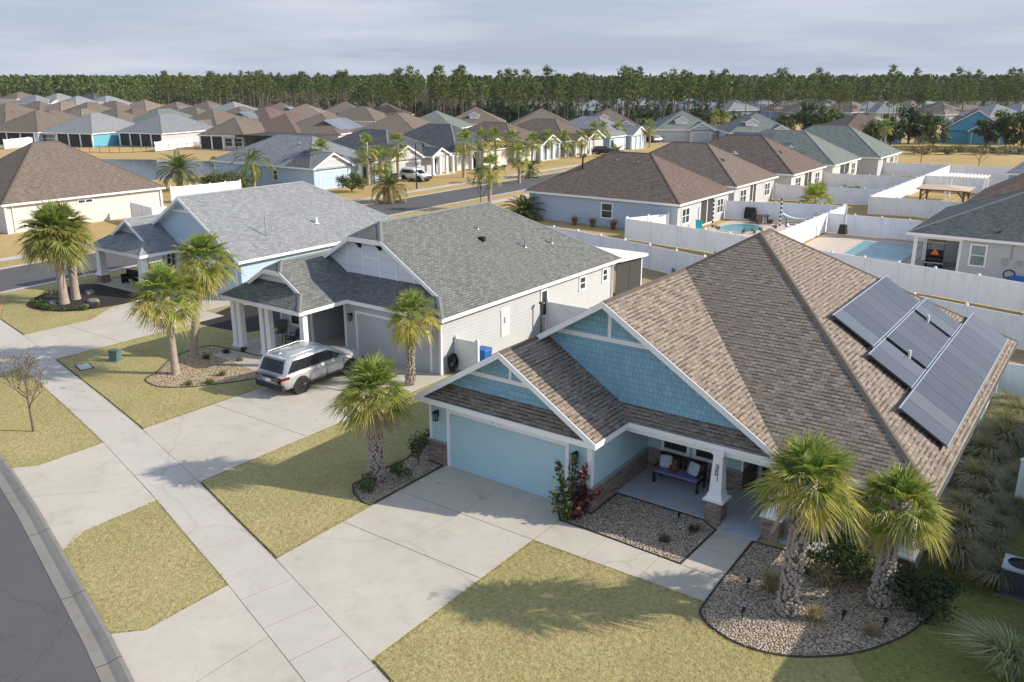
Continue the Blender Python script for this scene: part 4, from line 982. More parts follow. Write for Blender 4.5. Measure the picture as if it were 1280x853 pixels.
# distant sabals: one model per form, copied
def far_sabal(seed,h,n,nl,pet=.9,rad=.95,tint=.9):
    return sabal('x',(0,0,0),h,(.1,.05),.2,sabal_crown(seed,n,pet,rad,nl,-48,dead=1,yellow=.35,tint=tint),0,seed,group='palms along the side street')
FS=[far_sabal(31,3.2,26,14),far_sabal(32,4.2,24,14),far_sabal(33,2.4,28,14)]
used=set()
for i,(u,v,k,s,lab) in enumerate([
 (403,233,1,1.05,'single palm in front of the white garage of the grey-roofed house'),(612,263,1,1.05,'slender palm standing at the bend of the side street beside a young tree'),
 (461,232,1,1.15,'leftmost palm of the clump beside the white gabled garage'),(478,230,2,1.25,'bushy middle palm of the clump beside the white gabled garage'),(498,227,1,1.15,'palm standing before the white gabled garage door'),
 (580,222,1,1.15,'palm by the clipped hedge right of the parked white car'),(603,213,1,1.1,'palm beside the beige garage past the parked white car'),(620,212,1,1.1,'palm with split crown beyond the beige garage'),
 (642,206,0,1.2,'palm at the dark brown house past the beige garage'),(649,229,0,1.1,'short palm at the kerb left of the big brown roof'),
 (665,203,0,1.05,'small palm before the white gable of the dark brown house'),(684,200,0,1.1,'palm right of the small white gable in the dark brown row'),(705,196,2,1.2,'bushy palm between two white gables of the row'),(727,198,0,1.,'low palm left of the steel grey house'),
 (741,192,1,1.,'palm at the left corner of the steel grey house'),(752,190,1,1.,'palm next to the left-corner palm of the steel grey house'),(772,186,0,1.1,'palm before the porch of the steel grey house'),
 (812,185,1,.95,'palm before the silver parked car'),(870,172,0,1.,'palm left of the porch of the green-grey gabled house'),(893,166,1,1.,'palm of a close pair beside the green-grey dormer house'),(906,166,1,.95,'right palm of the close pair beside the green-grey dormer house'),
 (1105,186,1,1.,'palm among the round trees left of the turquoise house'),(406,174,2,1.2,'golden palm between the lanai roof and solar panelled roof'),
 (25,156,2,1.,'palm among brown roofs at the far left'),(300,160,2,1.,'palm behind the brown-roofed house by the pond'),(268,215,0,.5,'low palmetto on the lawn by the pond lanai'),(445,157,2,.9,'palm between brown roofs above the lanai'),(180,160,2,1.1,'palm between the pond house roofs'),(488,158,2,.9,'palm in front of the large brown hip roof'),(850,165,0,.9,'small palm before the white porch of the green-grey house')]):
    p=at(u,v); place(FS[k],used,(p.x,p.y,0),i*1.3,s,lab,'palms along the side street')
# feather palms
def pinnate_crown(seed,n,L,arch,nleaf,lw,cols,ll=.5,elmax=80,elmin=-25):
    rng=random.Random(seed); mb=MB()
    for i in range(n):
        t=(i+.5)/n; az=i*2.39996+rng.uniform(-.2,.2); el=math.radians(elmax-(elmax-elmin)*t); Lf=L*rng.uniform(.85,1.1)
        col=lerp(cols[0],cols[1],t); s=Vector((-math.sin(az),math.cos(az),0)); pts=[];p=Vector((0,0,0)); e=el; seg=8
        for k in range(seg+1):
            pts.append(p.copy()); d=Vector((math.cos(az)*math.cos(e),math.sin(az)*math.cos(e),math.sin(e))); p=p+d*Lf/seg; e-=arch/seg*(.6+k/seg)
        for k in range(seg):
            d=(pts[k+1]-pts[k]).normalized(); mb.face([pts[k]-s*.02,pts[k]+s*.02,pts[k+1]+s*.015,pts[k+1]-s*.015],lerp(col,(.3,.28,.1),.5))
            if k<1: continue
            u=s.cross(d); u=u if u.z>0 else -u
            for q in range(nleaf):
                f=(q+.5)/nleaf; b=pts[k].lerp(pts[k+1],f); fr=(k+f)/seg; l=ll*(math.sin(PI*min(1,.12+fr*.88))**.6)*rng.uniform(.8,1.1)
                for sg in(-1,1):
                    dv=(s*sg*.85+d*.6+u*rng.uniform(0.,.25)).normalized(); tip=b+dv*l+Vector((0,0,-.22*l)); k3=rng.uniform(.75,1.25)
                    mb.face([b-d*lw,b+dv*l*.5+d*lw,tip,b+dv*l*.5-d*lw],tuple(x*k3 for x in col))
    return mb
def feather(label,loc,h,r,crown,group=None,name='feather_palm'):
    t=thing(name,label,'palm tree',loc,0,group); mb=MB(); mb.tube([Vector((0,0,-.1)),Vector((0,0,h*.5)),Vector((0,0,h))],[r*1.15,r,r*1.1],12); mb.build('trunk',M['palmbark'],t,True)
    c=crown.build('crown',M['frond'],t,True,uv=False); c.location=(0,0,h); return t
PC=((.13,.17,.06),(.20,.20,.08))
p=at(226,238); feather('shaggy date palm with arching fronds in the poolside bed',(p.x,p.y,0),2.4,.35,pinnate_crown(41,44,3.3,1.4,6,.05,PC,.6))
p=at(318,237); feather('tall loose queen palm rising beside the olive shrub',(p.x,p.y,0),3.2,.22,pinnate_crown(42,16,3.4,1.9,7,.045,((.11,.17,.05),(.24,.24,.07)),.75))
p=at(488,253); feather('windswept palm with tangled golden fronds by the side street',(p.x,p.y,0),1.6,.3,pinnate_crown(43,34,2.8,1.7,6,.05,((.11,.14,.05),(.38,.30,.12)),.6))
p=at(655,274); feather('low bushy palm against the blue-grey side wall',(p.x,p.y,0),.6,.25,pinnate_crown(44,34,2.6,1.3,6,.05,((.10,.14,.045),(.18,.19,.06)),.6))
p=at(690,203-0); feather('small feathery palm at the far kerb',(at(662,222).x,at(662,222).y,0),.9,.2,pinnate_crown(45,26,2.2,1.4,5,.05,PC,.5))
p=at(771,202); feather('cycad-like palm beside the steel grey house porch',(at(770,196).x,at(770,196).y,0),.6,.2,pinnate_crown(46,26,2.4,1.3,5,.05,((.10,.14,.05),(.2,.2,.06)),.5))
p=at(1018,272); sabal('stout broad-leaved fan palm inside the white fence corner',(p.x,p.y,0),1.5,(0,0),.35,sabal_crown(47,24,1.1,1.45,18,2,dead=0,yellow=.2,tint=1.1),0,9,group=None)
# ------------------------------------------------------------------ shrubs, grasses, trees
def leafcloud(mb,c,rad,n,size,cols,rng,shell=.55,flat=1.):
    for i in range(n):
        v=Vector((rng.gauss(0,1),rng.gauss(0,1),rng.gauss(0,1))).normalized(); r=(shell+(1-shell)*rng.random())
        p=Vector(c)+Vector((v.x*rad[0]*r,v.y*rad[1]*r,v.z*rad[2]*r*flat))
        nrm=(v+Vector((rng.uniform(-.8,.8),rng.uniform(-.8,.8),rng.uniform(-.3,1.)))).normalized()
        a=nrm.orthogonal().normalized(); a=Matrix.Rotation(rng.uniform(0,6.28),3,nrm)@a; b=nrm.cross(a); s=size*rng.uniform(.6,1.3); k=rng.uniform(.6,1.35)
        col=tuple(x*k for x in rng.choice(cols))
        mb.face([p-a*s,p-b*s*.5,p+a*s,p+b*s*.5],col)
def shrub(label,loc,rad,n,size,cols,seed=1,cat='shrub',name='shrub',group=None,stems=True,lumps=7):
    t=thing(name,label,cat,loc,0,group); rng=random.Random(seed); mb=MB()
    for i in range(lumps):
        v=Vector((rng.uniform(-.6,.6)*rad[0],rng.uniform(-.6,.6)*rad[1],rad[2]*rng.uniform(.45,1.35))); k=rng.uniform(.4,.62)
        leafcloud(mb,v,tuple(x*k for x in rad),n//lumps,size,cols,rng)
    mb.build('foliage',M['leaf'],t,True,uv=False)
    if stems:
        b=MB()
        for i in range(6):
            a=rng.uniform(0,6.28); b.tube([(0,0,-.03),(math.cos(a)*rad[0]*.25,math.sin(a)*rad[1]*.25,rad[2]*.8),(math.cos(a)*rad[0]*.5,math.sin(a)*rad[1]*.5,rad[2]*1.4)],[.025,.015,.006],5)
        b.build('stem',M['bark'],t,True)
    return t
DG=[(.05,.08,.026),(.075,.11,.034),(.105,.14,.045)]; OG=[(.10,.12,.04),(.15,.16,.055),(.20,.19,.07)]; VDG=[(.032,.052,.025),(.045,.07,.03),(.06,.085,.04)]
YG=[(.16,.19,.045),(.22,.23,.06)]; RED=[(.10,.03,.035),(.15,.05,.045),(.07,.025,.03)]
shrub('low dark shrub at the tip of the gravel bed under the thick palm',(-1.0,-3.1,0),(.42,.42,.36),420,.055,DG,1)
shrub('round dark shrub in the gravel bed between palm and garage',(-.75,-1.75,0),(.4,.4,.42),420,.055,DG,2)
shrub('tall narrow shrub nearest the blue garage corner',(-.95,-.55,0),(.4,.4,.75),560,.055,DG,3)
shrub('dark reddish shrub against the stone base beside the garage corner',(-1.5,.75,0),(.38,.38,.55),320,.06,[(.05,.04,.025),(.08,.05,.03)]+DG,4)
def spray(label,loc,stems,seed):
    t=thing('flowering_shrub',label,'shrub',loc,0); rng=random.Random(seed); st=MB()
    cg,cr=MB(),MB()
    for x,y,h,dx,dy,red in stems:
        pts=[Vector((x*.3,y*.3,0)),Vector((x,y,h*.5)),Vector((x+dx,y+dy,h))]; st.tube(pts,[.025,.018,.006],5)
        for k in range(int(h*55)):
            f=rng.uniform(.1,1.); p=pts[0].lerp(pts[1],f*2) if f<.5 else pts[1].lerp(pts[2],f*2-1); w=.26*(1.15-f*.75)
            leafcloud(cr if red else cg,p+Vector((rng.gauss(0,w*.5),rng.gauss(0,w*.5),rng.gauss(0,.06))),(.06,.06,.06),3,.07,(RED+[(.3,.17,.14)] if red and f>.6 else RED) if red else (YG+DG if rng.random()<.6 else DG),rng,0)
    st.build('stem',M['bark'],t,True); cg.build('green_foliage',M['leaf'],t,True,uv=False); cr.build('red_foliage',M['leaf'],t,True,uv=False)
spray('tall upright shrub of green and dark red branches at the garage right corner',(5.62,-.5,0),[(-.25,-.2,1.9,-.25,.0,0),(-.1,.1,2.1,.0,.0,0),(.25,.1,1.9,.1,.05,1),(.4,.0,1.2,.55,.1,1),(-.35,-.4,.9,-.1,-.1,0),(.05,-.45,.75,.1,-.1,0),(.35,-.3,.8,.15,-.1,1),(.2,.2,1.5,-.05,.0,1),(-.1,-.3,1.3,-.2,0,0)],5)
shrub('broad sunlit evergreen bush between the two front palms',(13.45,.85,0),(1.3,.75,.82),3200,.06,[(.06,.085,.03),(.09,.12,.035),(.13,.15,.05)],6,lumps=14)
shrub('large dark bush behind the shorter front palm at the house corner',(15.7,.6,0),(1.0,.85,.68),2800,.055,VDG+DG[:1],7,lumps=12)
shrub('small bright shrub below the sunlit porch column',(14.2,2.7,0),(.6,.5,.6),900,.06,YG+OG,8)
def tuft(mb,c,n,h,spread,cols,rng,w=.012,droop=.5,wind=(0,0)):
    for i in range(n):
        a=rng.uniform(0,6.28); r=rng.random()**.6*spread; L=h*rng.uniform(.6,1.15); b=Vector(c)+Vector((rng.gauss(0,.06),rng.gauss(0,.06),0))*spread*1.5
        o=Vector((math.cos(a)*r+wind[0],math.sin(a)*r+wind[1],0)); m=b+o*.45*L+Vector((0,0,L*.62)); t=b+o*1.15*L+Vector((0,0,L*(1-droop*r)))
        s=Vector((-math.sin(a),math.cos(a),0))*w; col=rng.choice(cols); k=rng.uniform(.7,1.25); c1=tuple(x*k for x in col)
        mb.face([b-s,b+s,m+s*.8,m-s*.8],c1); mb.face([m-s*.8,m+s*.8,t],lerp(c1,(.42,.36,.24),.4))
def clump(label,loc,n,h,spread,cols,seed,w=.012,droop=.5,group=None,wind=(0,0),name='ornamental_grass'):
    mb=MB(); tuft(mb,(0,0,0),n,h,spread,cols,random.Random(seed),w,droop,wind); o=mb.build(name,M['leaf'],None,True,uv=False); o.location=loc
    return tag(o,label,'grass',group)
MU=[(.20,.185,.08),(.25,.22,.105),(.15,.155,.06),(.32,.26,.15)]
gm=[clump('x',(0,0,0),900,1.05,1.,MU,51+i,.014,.55,wind=(-.25,-.1)) for i in range(3)]
usedg=set(); rg=random.Random(5); k=0
for y in [3.3+1.12*i for i in range(14)]:
    for x in (16.05,17.1):
        if x>17 and y>13.5: continue
        s=rg.uniform(.85,1.2)*(1.1 if x<17 else .8); lab='feathery grass clump in the drift along the sunlit right wall of the blue house'
        place(gm[k%3],usedg,(x+rg.uniform(-.25,.2),y+rg.uniform(-.3,.3),0),rg.uniform(0,.8),s,lab,'feathery grasses along the blue house'); k+=1
clump('tall grass clump with sun painted into pale blades at the picture corner below the condenser',(18.0,-1.2,0),420,1.35,.8,[(.42,.46,.18),(.28,.36,.11),(.60,.58,.36),(.68,.66,.48)],61,.022,.7,wind=(-.35,.1))  # sunlight on the clump is put into these lightened blade colours
for i,(x,y,h,lab) in enumerate([(12.25,-.9,.75,'straw coloured grass tuft left of the tallest front palm'),(13.65,-1.55,.5,'low straw tuft between the two front palms'),(13.35,.2,.75,'tan grass tuft behind the tallest front palm'),(15.0,-1.3,.3,'tiny tuft near the front curve of the gravel bed')]):
    clump(lab,(x,y,0),260,h,.75,[(.38,.29,.16),(.46,.36,.2),(.30,.25,.12)],70+i,.009,.45)
for i,(x,y,lab) in enumerate([(8.7,-.2,'small dark leafless plant in the middle gravel bed'),(9.2,.9,'sprawling dry plant near the porch pedestal')]): clump(lab,(x,y,0),90,.3,1.,[(.08,.06,.05),(.12,.08,.06)],80+i,.01,.5)
for i,(u,v) in enumerate([(237,500-12),(263,486),(278,476),(300,458),(258,455),(283,448),(305,446)]):
    p=at(u,v-6); clump('small grassy tuft in the tan gravel around the two pale palms',(p.x,p.y,0),120,.33,.8,[(.16,.2,.05),(.22,.24,.07)] if i<4 else [(.09,.06,.06),(.12,.07,.05)],90+i,.012,.5,'tufts in the tan gravel bed')
rb=random.Random(9)
for i in range(13):   # clipped border of the corner bed
    t=i/12; a=PI*1.02+t*PI*.92; x=-34.3+2.7*math.cos(a); y=5.0+2.5*math.sin(a)
    shrub('small rounded border shrub around the mulch bed of the bushy corner palm',(x,y,0),(.36,.36,.26),110,.06,[(.06,.1,.02),(.1,.14,.03)],100+i,group='border shrubs of the corner bed',stems=False,lumps=3)
for i,(x,y,s) in enumerate([(-33.2,5.2,.35),(-35.0,3.6,.28),(-35.6,6.3,.3),(-32.6,4.3,.22)]):
    b=MB(); r0=random.Random(i); vs=[]; 
    bm=bmesh.new(); bmesh.ops.create_icosphere(bm,subdivisions=2,radius=s)
    for vv in bm.verts: vv.co=Vector((vv.co.x*1.2,vv.co.y,vv.co.z*.6))*(1+.18*r0.uniform(-1,1))
    me=bpy.data.meshes.new('boulder'); bm.to_mesh(me); bm.free(); me.materials.append(M['gutter']); o=bpy.data.objects.new('boulder',me); COL.objects.link(o); o.location=(x,y,s*.25)
    tag(o,'tan boulder lying in the mulch bed of the bushy corner palm','boulder','boulders in the corner bed')
# young bare street tree
def branch(mb,p,d,L,r,depth,rng,tips):
    q=p+d*L; mb.tube([p,p.lerp(q,.5)+Vector((rng.uniform(-.04,.04),rng.uniform(-.04,.04),0))*L,q],[r,r*.85,r*.65],6 if depth>2 else 4,cap=False)
    if depth==0: tips.append(q); return
    for i in range(rng.choice((2,3,3))):
        v=(d+Vector((rng.uniform(-.75,.75),rng.uniform(-.75,.75),rng.uniform(-.1,.5)))).normalized(); branch(mb,q if i else p.lerp(q,.8),v,L*rng.uniform(.6,.82),r*.62,depth-1,rng,tips)
def bare_tree(label,loc,h,seed,leaves=None,depth=4,group=None,name='bare_tree',spread=1.,barkm='bark',nl=3):
    t=thing(name,label,'tree',loc,0,group); rng=random.Random(seed); mb=MB(); tips=[]
    mb.tube([(0,0,-.05),(0,0,h*.38)],[h*.016,h*.012],8)
    for i in range(5):
        a=i*1.3+rng.uniform(-.3,.3); d=Vector((math.cos(a)*.75*spread,math.sin(a)*.75*spread,.75)).normalized(); branch(mb,Vector((0,0,h*(.3+.04*i))),d,h*.22,h*.007,depth-1,rng,tips)
    branch(mb,Vector((0,0,h*.36)),Vector((0.05,0,1)),h*.22,h*.01,depth-1,rng,tips)
    mb.build('trunk',M[barkm],t,True)
    if leaves:
        lm=MB(); 
        for q in tips:
            for k in range(nl): leafcloud(lm,q+Vector((rng.gauss(0,.1),rng.gauss(0,.1),rng.gauss(0,.1)))*h*.12,(h*.03,)*3,1,h*.014,leaves,rng,0)
        lm.build('leaf_remnants',M['leaf'],t,True,uv=False)
    return t
bare_tree('young bare street tree with a few brown leaves beside the sidewalk',(-15.45,-7.2,0),3.35,3,[(.26,.15,.07),(.2,.13,.06)],5,spread=1.1,nl=1)
bare_tree('thin young tree beside the slender palm at the street bend',(at(601,262).x,at(601,262).y,0),4.,4,[(.08,.12,.03),(.12,.15,.04)],4,nl=8,name='young_tree')
# round leafy trees and big shrubs
def leafy(label,loc,h,w,cols,seed,n=900,size=.16,group=None,name='leafy_tree',lumps=16,trunk=.25):
    t=thing(name,label,'tree',loc,0,group); rng=random.Random(seed); b=MB(); b.tube([(0,0,-.1),(rng.uniform(-.1,.1),0,h*trunk),(0,0,h*.6)],[h*.03,h*.024,h*.012],7)
    mb=MB()
    for i in range(lumps):
        a=rng.uniform(0,6.28); r=w*.36*rng.random()**.5; z=h*rng.uniform(trunk+.12,.9); sh=1-.45*abs(z/h-.5); c=(math.cos(a)*r*sh*1.2,math.sin(a)*r*sh*1.2,z); k=w*rng.uniform(.13,.24)
        b.tube([(0,0,h*trunk*1.1),c],[h*.012,h*.004],4,cap=False); leafcloud(mb,c,(k,k,k*.8),n//lumps,size,cols,rng,.35)
    b.build('trunk',M['bark'],t,True); mb.build('crown',M['leaf'],t,True,uv=False); return t
# ------------------------------------------------------------------ vehicles
M['silver']=plain('silver_car_paint',(.53,.53,.53),.28,.5,.5,.03); M['whitecar']=plain('white_car_paint',(.78,.78,.78),.25,0,.5,.03); M['blackcar']=plain('black_car_paint',(.015,.015,.018),.2,0,.5,.03)
M['carglass']=glassy('dark_car_glass',(.018,.02,.023),.03,.9); M['tyre']=plain('tyre_rubber',(.02,.02,.02),.8); M['rim']=plain('dark_alloy_rim',(.05,.05,.052),.35,.6); M['alloy']=plain('bright_alloy',(.45,.45,.46),.3,.8)
M['red']=plain('red_tail_lamp',(.20,.012,.015),.25); M['plate']=plain('licence_plate',(.7,.72,.72),.4,var=.15,vs=14); M['clad']=plain('dark_body_cladding',(.03,.03,.032),.6); M['lamp']=plain('clear_lamp',(.6,.62,.65),.15)
def suv(label,loc,rz,paint,L=5.05,W=.98,H=1.76,group=None,detail=True):
    t=thing('parked_car',label,'car',loc,rz,group); k=L/5.05; h=H/1.76
    st=[(-2.53,.80,.50,.93,.97),(-2.46,.90,.42,1.0,1.04),(-2.25,.955,.34,1.04,1.07),(-1.75,.975,.30,1.05,1.08),(-.9,.98,.29,1.04,1.07),(0,.98,.29,1.03,1.06),(.9,.975,.29,1.02,1.06),(1.45,.965,.30,1.0,1.09),(1.9,.94,.32,.97,1.07),(2.25,.90,.36,.91,1.0),(2.45,.82,.42,.82,.9),(2.54,.70,.5,.70,.74)]
    vs=[];fs=[]
    for y,w,zl,zs,zd in st:
        w*=W/.98; pr=[(0,zl),(w*.82,zl),(w*.955,zl+.08),(w*1.0,zl+.3),(w*1.005,.78),(w*.985,zs-.04),(w*.93,zs+.02),(w*.6,zd),(0,zd+.015)]
        full=[(-x,z) for x,z in pr[1:-1]][::-1]; ring=[(pr[0][0],pr[0][1])]+pr[1:-1]+[pr[-1]]+full
        vs+=[(x,y*k,z*h) for x,z in ring]
    n=16
    for i in range(len(st)-1):
        for j in range(n): fs.append((i*n+j,i*n+(j+1)%n,(i+1)*n+(j+1)%n,(i+1)*n+j))
    fs.append(tuple(range(n))); fs.append(tuple((len(st)-1)*n+j for j in range(n-1,-1,-1)))
    b=MB(); b.faces_idx(vs,[f[::-1] for f in fs],True)
    # greenhouse
    bot=[(.92,-2.40,1.03),(.955,-1.2,1.04),(.955,.3,1.04),(.90,1.45,1.04)]; mid=[(.80,-2.14,1.60),(.81,-1.2,1.62),(.79,-.05,1.61),(.74,.62,1.56)]; top=[(.64,-2.05,1.70),(.68,-1.2,1.745),(.66,-.1,1.735),(.60,.42,1.66)]
    cr=[(0,y-.02 if i==0 else y,z+.02) for i,(x,y,z) in enumerate(top)]
    V=[];
    for ring in (bot,mid,top,cr):
        for x,y,z in ring: V.append((x*W/.98,y*k,z*h))
    Fq=[]
    for r in range(3):
        for i in range(3): Fq.append((r*4+i,r*4+i+1,(r+1)*4+i+1,(r+1)*4+i))
    Vm=[(-x,y,z) for x,y,z in V]; b.faces_idx(V,Fq,True); b.faces_idx(Vm,[f[::-1] for f in Fq],True)
    for a,flip in((0,0),(3,1)):
        for r in range(3):
            q=[V[r*4+a],V[(r+1)*4+a],Vm[(r+1)*4+a],Vm[r*4+a]]; b.face(q[::-1] if flip else q,smooth=False)
    # rear spoiler lip
    b.box(-.62*W/.98,.62*W/.98,-2.22*k,-2.0*k,1.685*h,1.725*h)
    b.build('body',paint,t,True,weld=True)
    def lerp3(p,q,f): return Vector(p).lerp(Vector(q),f)
    def panel(A,B_,C,D,u0,u1,v0,v1,o):
        A,B_,C,D=map(Vector,(A,B_,C,D)); nrm=(B_-A).cross(D-A).normalized()*o
        f=lambda u,v:(A.lerp(B_,u)).lerp(D.lerp(C,u),v)+nrm
        return [f(u0,v0),f(u1,v0),f(u1,v1),f(u0,v1)]
    for sx in(1,-1):
        g=MB(); VV=V if sx>0 else Vm; o=.012
        for i,(u0,u1) in enumerate(((.18,1),(0,1),(0,.62))):
            A,B_,C,D=VV[i],VV[i+1],VV[4+i+1],VV[4+i]; q=panel(A,B_,C,D,u0,u1,.10,.90,o*sx)
            if i==2: q=[q[0],panel(A,B_,C,D,u0,.80,.10,.9,o*sx)[1],panel(A,B_,C,D,u0,.42,.1,.9,o*sx)[2],q[3]]
            if i==0: q=[panel(A,B_,C,D,.12,1,.10,.9,o*sx)[0],q[1],q[2],panel(A,B_,C,D,.34,1,.1,.9,o*sx)[3]]
            g.face(q if sx>0 else q[::-1])
        g.build('side_window',M['carglass'],t,True)
    for a,nm,sg in((0,'rear_window',-1),(3,'windscreen',1)):
        g=MB(); q=panel(V[a],Vm[a],Vm[4+a],V[4+a],.1,.9,.08 if a==0 else .04,.98,.014*(-1 if a==0 else -1)); q=[Vector(p)+Vector((0,sg*.02,.01)) for p in q]; g.face(q); g.face(q[::-1]); g.build(nm,M['carglass'],t,True)
    for sx in(1,-1):
        for wy in(-1.52*k,1.50*k):
            x0,x1=sorted((sx*(W-.25),sx*(W+.0))); R_=.385*h
            c=MB(); c.tube([(sx*(W-.3),wy,R_),(sx*(W+.012),wy,R_)],R_*1.17,22); c.build('wheel_arch',M['clad'],t,True)
            c=MB(); c.tube([(sx*(W-.24),wy,R_),(sx*(W-.02),wy,R_),(sx*(W+.018),wy,R_)],[R_,R_,R_*.93],22); wl=c.build('tyre',M['tyre'],t,True)
            c=MB(); c.tube([(sx*(W-.02),wy,R_),(sx*(W+.021),wy,R_)],R_*.66,18); 
            c.build('rim',M['rim'],wl,True)
            c=MB()
            for q in range(5):
                a=q*2*PI/5+.3; c.tube([(sx*(W+.03),wy+math.cos(a)*.04,R_+math.sin(a)*.04),(sx*(W+.026),wy+math.cos(a)*R_*.6,R_+math.sin(a)*R_*.6)],[.035,.028],5)
            c.build('spoke',M['alloy' if not detail else 'rim'],wl,True)
    c=MB(); c.box(-.88*W/.98,.88*W/.98,-2.56*k,-2.40*k,.36*h,.60*h); c.box(-.3,.3,-2.575*k,-2.5*k,.40*h,.46*h); c.build('rear_bumper',M['clad'],t,True)
    c=MB(); c.box(-.80*W/.98,.80*W/.98,2.44*k,2.56*k,.36*h,.62*h); c.build('front_bumper',M['clad'],t,True)
    for sx in(1,-1):
        c=MB(); x0,x1=sorted((sx*(W-.09),sx*(W+.018))); c.box(x0,x1,-1.05*k,1.05*k,.30*h,.40*h); c.build('sill_cladding',M['clad'],t,True)
        c=MB(); x0,x1=sorted((sx*.42*W/.98,sx*.93*W/.98)); 
        q=[(sx*.58,-2.51*k,.93*h),(sx*.86*W/.98,-2.50*k,.95*h),(sx*.975*W/.98,-2.18*k,.99*h),(sx*.975*W/.98,-2.16*k,.86*h),(sx*.87*W/.98,-2.515*k,.82*h),(sx*.58,-2.54*k,.85*h)]
        q=[Vector(p)+Vector((sx*.012,-.02,0)) for p in q]; c.face(q[:2]+q[4:]); c.face([q[1],q[2],q[3],q[4]]); c.face((q[:2]+q[4:])[::-1]); c.face([q[1],q[2],q[3],q[4]][::-1]); c.build('tail_light',M['red'],t,True)
        c=MB(); q=[(sx*.52,2.50*k,.80*h),(sx*.84,2.36*k,.84*h),(sx*.86,2.36*k,.72*h),(sx*.54,2.53*k,.68*h)]; q=[Vector(p)+Vector((0,.03,0)) for p in q]; c.face(q); c.face(q[::-1]); c.build('headlight',M['lamp'],t,True)
        c=MB(); x=sx*(W+.12); c.taper((x,.78*k),.10,.06,.09,.05,1.06*h,1.2*h); c.build('door_mirror',paint,t,True)
        if detail:
            c=MB(); c.tube([(sx*.70,-1.95,1.69*h),(sx*.71,-1.85,1.765*h),(sx*.71,-.1,1.785*h),(sx*.66,.2,1.72*h)],.022,6); c.build('roof_rail',M['silver'],t,True)
            for yy in(-.55,.45): c=MB(); x0,x1=sorted((sx*(W-.01),sx*(W+.02))); c.box(x0,x1,yy*k-.12,yy*k+.1,.9*h,.935*h); c.build('door_handle',paint,t,True)
            for yy in(-1.02,.0,1.08): c=MB(); x0,x1=sorted((sx*(W*.98),sx*(W*1.006))); c.box(x0,x1,yy*k-.008,yy*k+.008,.42*h,.98*h); c.build('door_seam',M['clad'],t,True)
    if detail:
        c=MB(); c.box(-.40,.40,-2.56,-2.535,.86*h,.90*h); c.build('tail_bar',M['clad'],t,True)
        c=MB(); c.box(-.16,.16,-2.572,-2.54,.70*h,.83*h); c.build('licence_plate',M['plate'],t,True)
        c=MB(); c.taper((0,-1.8),.03,.10,.012,.03,1.74*h,1.83*h); c.build('roof_antenna',M['silver'],t,True)
    return t
suv('silver three-row suv parked on the driveway of the grey-roofed white house',(-11.05,3.45,.026),.02,M['silver'])
p=at(592,222); suv('white suv parked on the driveway before the white gabled house',(-61.2,66.6,.03),math.radians(-92),M['whitecar'],4.7,.93,1.66)
p=at(757,193); suv('black car parked beside the steel grey house, mostly behind the brown roof',(p.x,p.y,0),math.radians(-70),M['blackcar'],4.7,.93,1.45,detail=False)
p=at(823,178); suv('silver car parked before the green-grey porch house',(p.x,p.y,0),math.radians(-20),M['silver'],4.6,.92,1.5,detail=False)
p=at(803,178); suv('black car parked left of its silver neighbour at the green-grey porch house',(p.x,p.y,0),math.radians(-20),M['blackcar'],4.6,.92,1.5,detail=False)
# golf cart under the lanai
def golf_cart(label,loc,rz):
    t=thing('golf_cart',label,'golf cart',loc,rz); M['cartpaint']=plain('purple_blue_paint',(.06,.06,.16),.3)
    c=MB(); c.box(-.6,.6,-1.15,1.2,.3,.42); c.box(-.58,.58,-.45,.2,.42,.72); c.taper((0,.95),.58,.3,.5,.12,.42,.88); c.build('body',M['cartpaint'],t,True)
    c=MB(); c.box(-.55,.55,-.5,.1,.72,.86); c.box(-.55,.55,-.62,-.5,.8,1.25); c.box(-.55,.55,-.78,-.64,.8,1.2); c.box(-.55,.55,-1.1,-.7,.62,.76); c.build('seat',M['black'],t,True)
    c=MB(); c.box(-.62,.62,-1.1,.85,1.85,1.92); c.build('canopy',plain('cream_canopy',(.55,.47,.36),.5),t,True)
    c=MB()
    for x in(-.57,.57): c.tube([(x,-1.0,.4),(x,-1.0,1.85)],.022,6); c.tube([(x,.9,.6),(x,.65,1.85)],.022,6)
    c.build('canopy_post',M['black'],t,True)
    for x in(-.5,.5):
        for y in(-.8,.85): c=MB(); c.tube([(x-.1,y,.24),(x+.1,y,.24)],.24,14); w=c.build('wheel',M['tyre'],t,True); d=MB(); d.tube([(x-.11,y,.24),(x+.11,y,.24)],.13,10); d.build('rim',M['alloy'],w,True)
    c=MB(); c.prism([(-.28,0),(.28,0),(0,.48)],0,.02); v=[(x,-1.13-z,1.0+y) for x,y,z in c.v]; c.v=v; c.build('warning_triangle',plain('orange_reflector',(.85,.16,.03),.4),t,True)
    c=MB(); c.box(-.62,.62,-1.3,-1.12,.36,.44); c.build('rear_bumper',M['alloy'],t,True)
golf_cart('dark golf cart with an orange warning triangle parked under the lanai roof',(7.35,47.9,.05),.15)
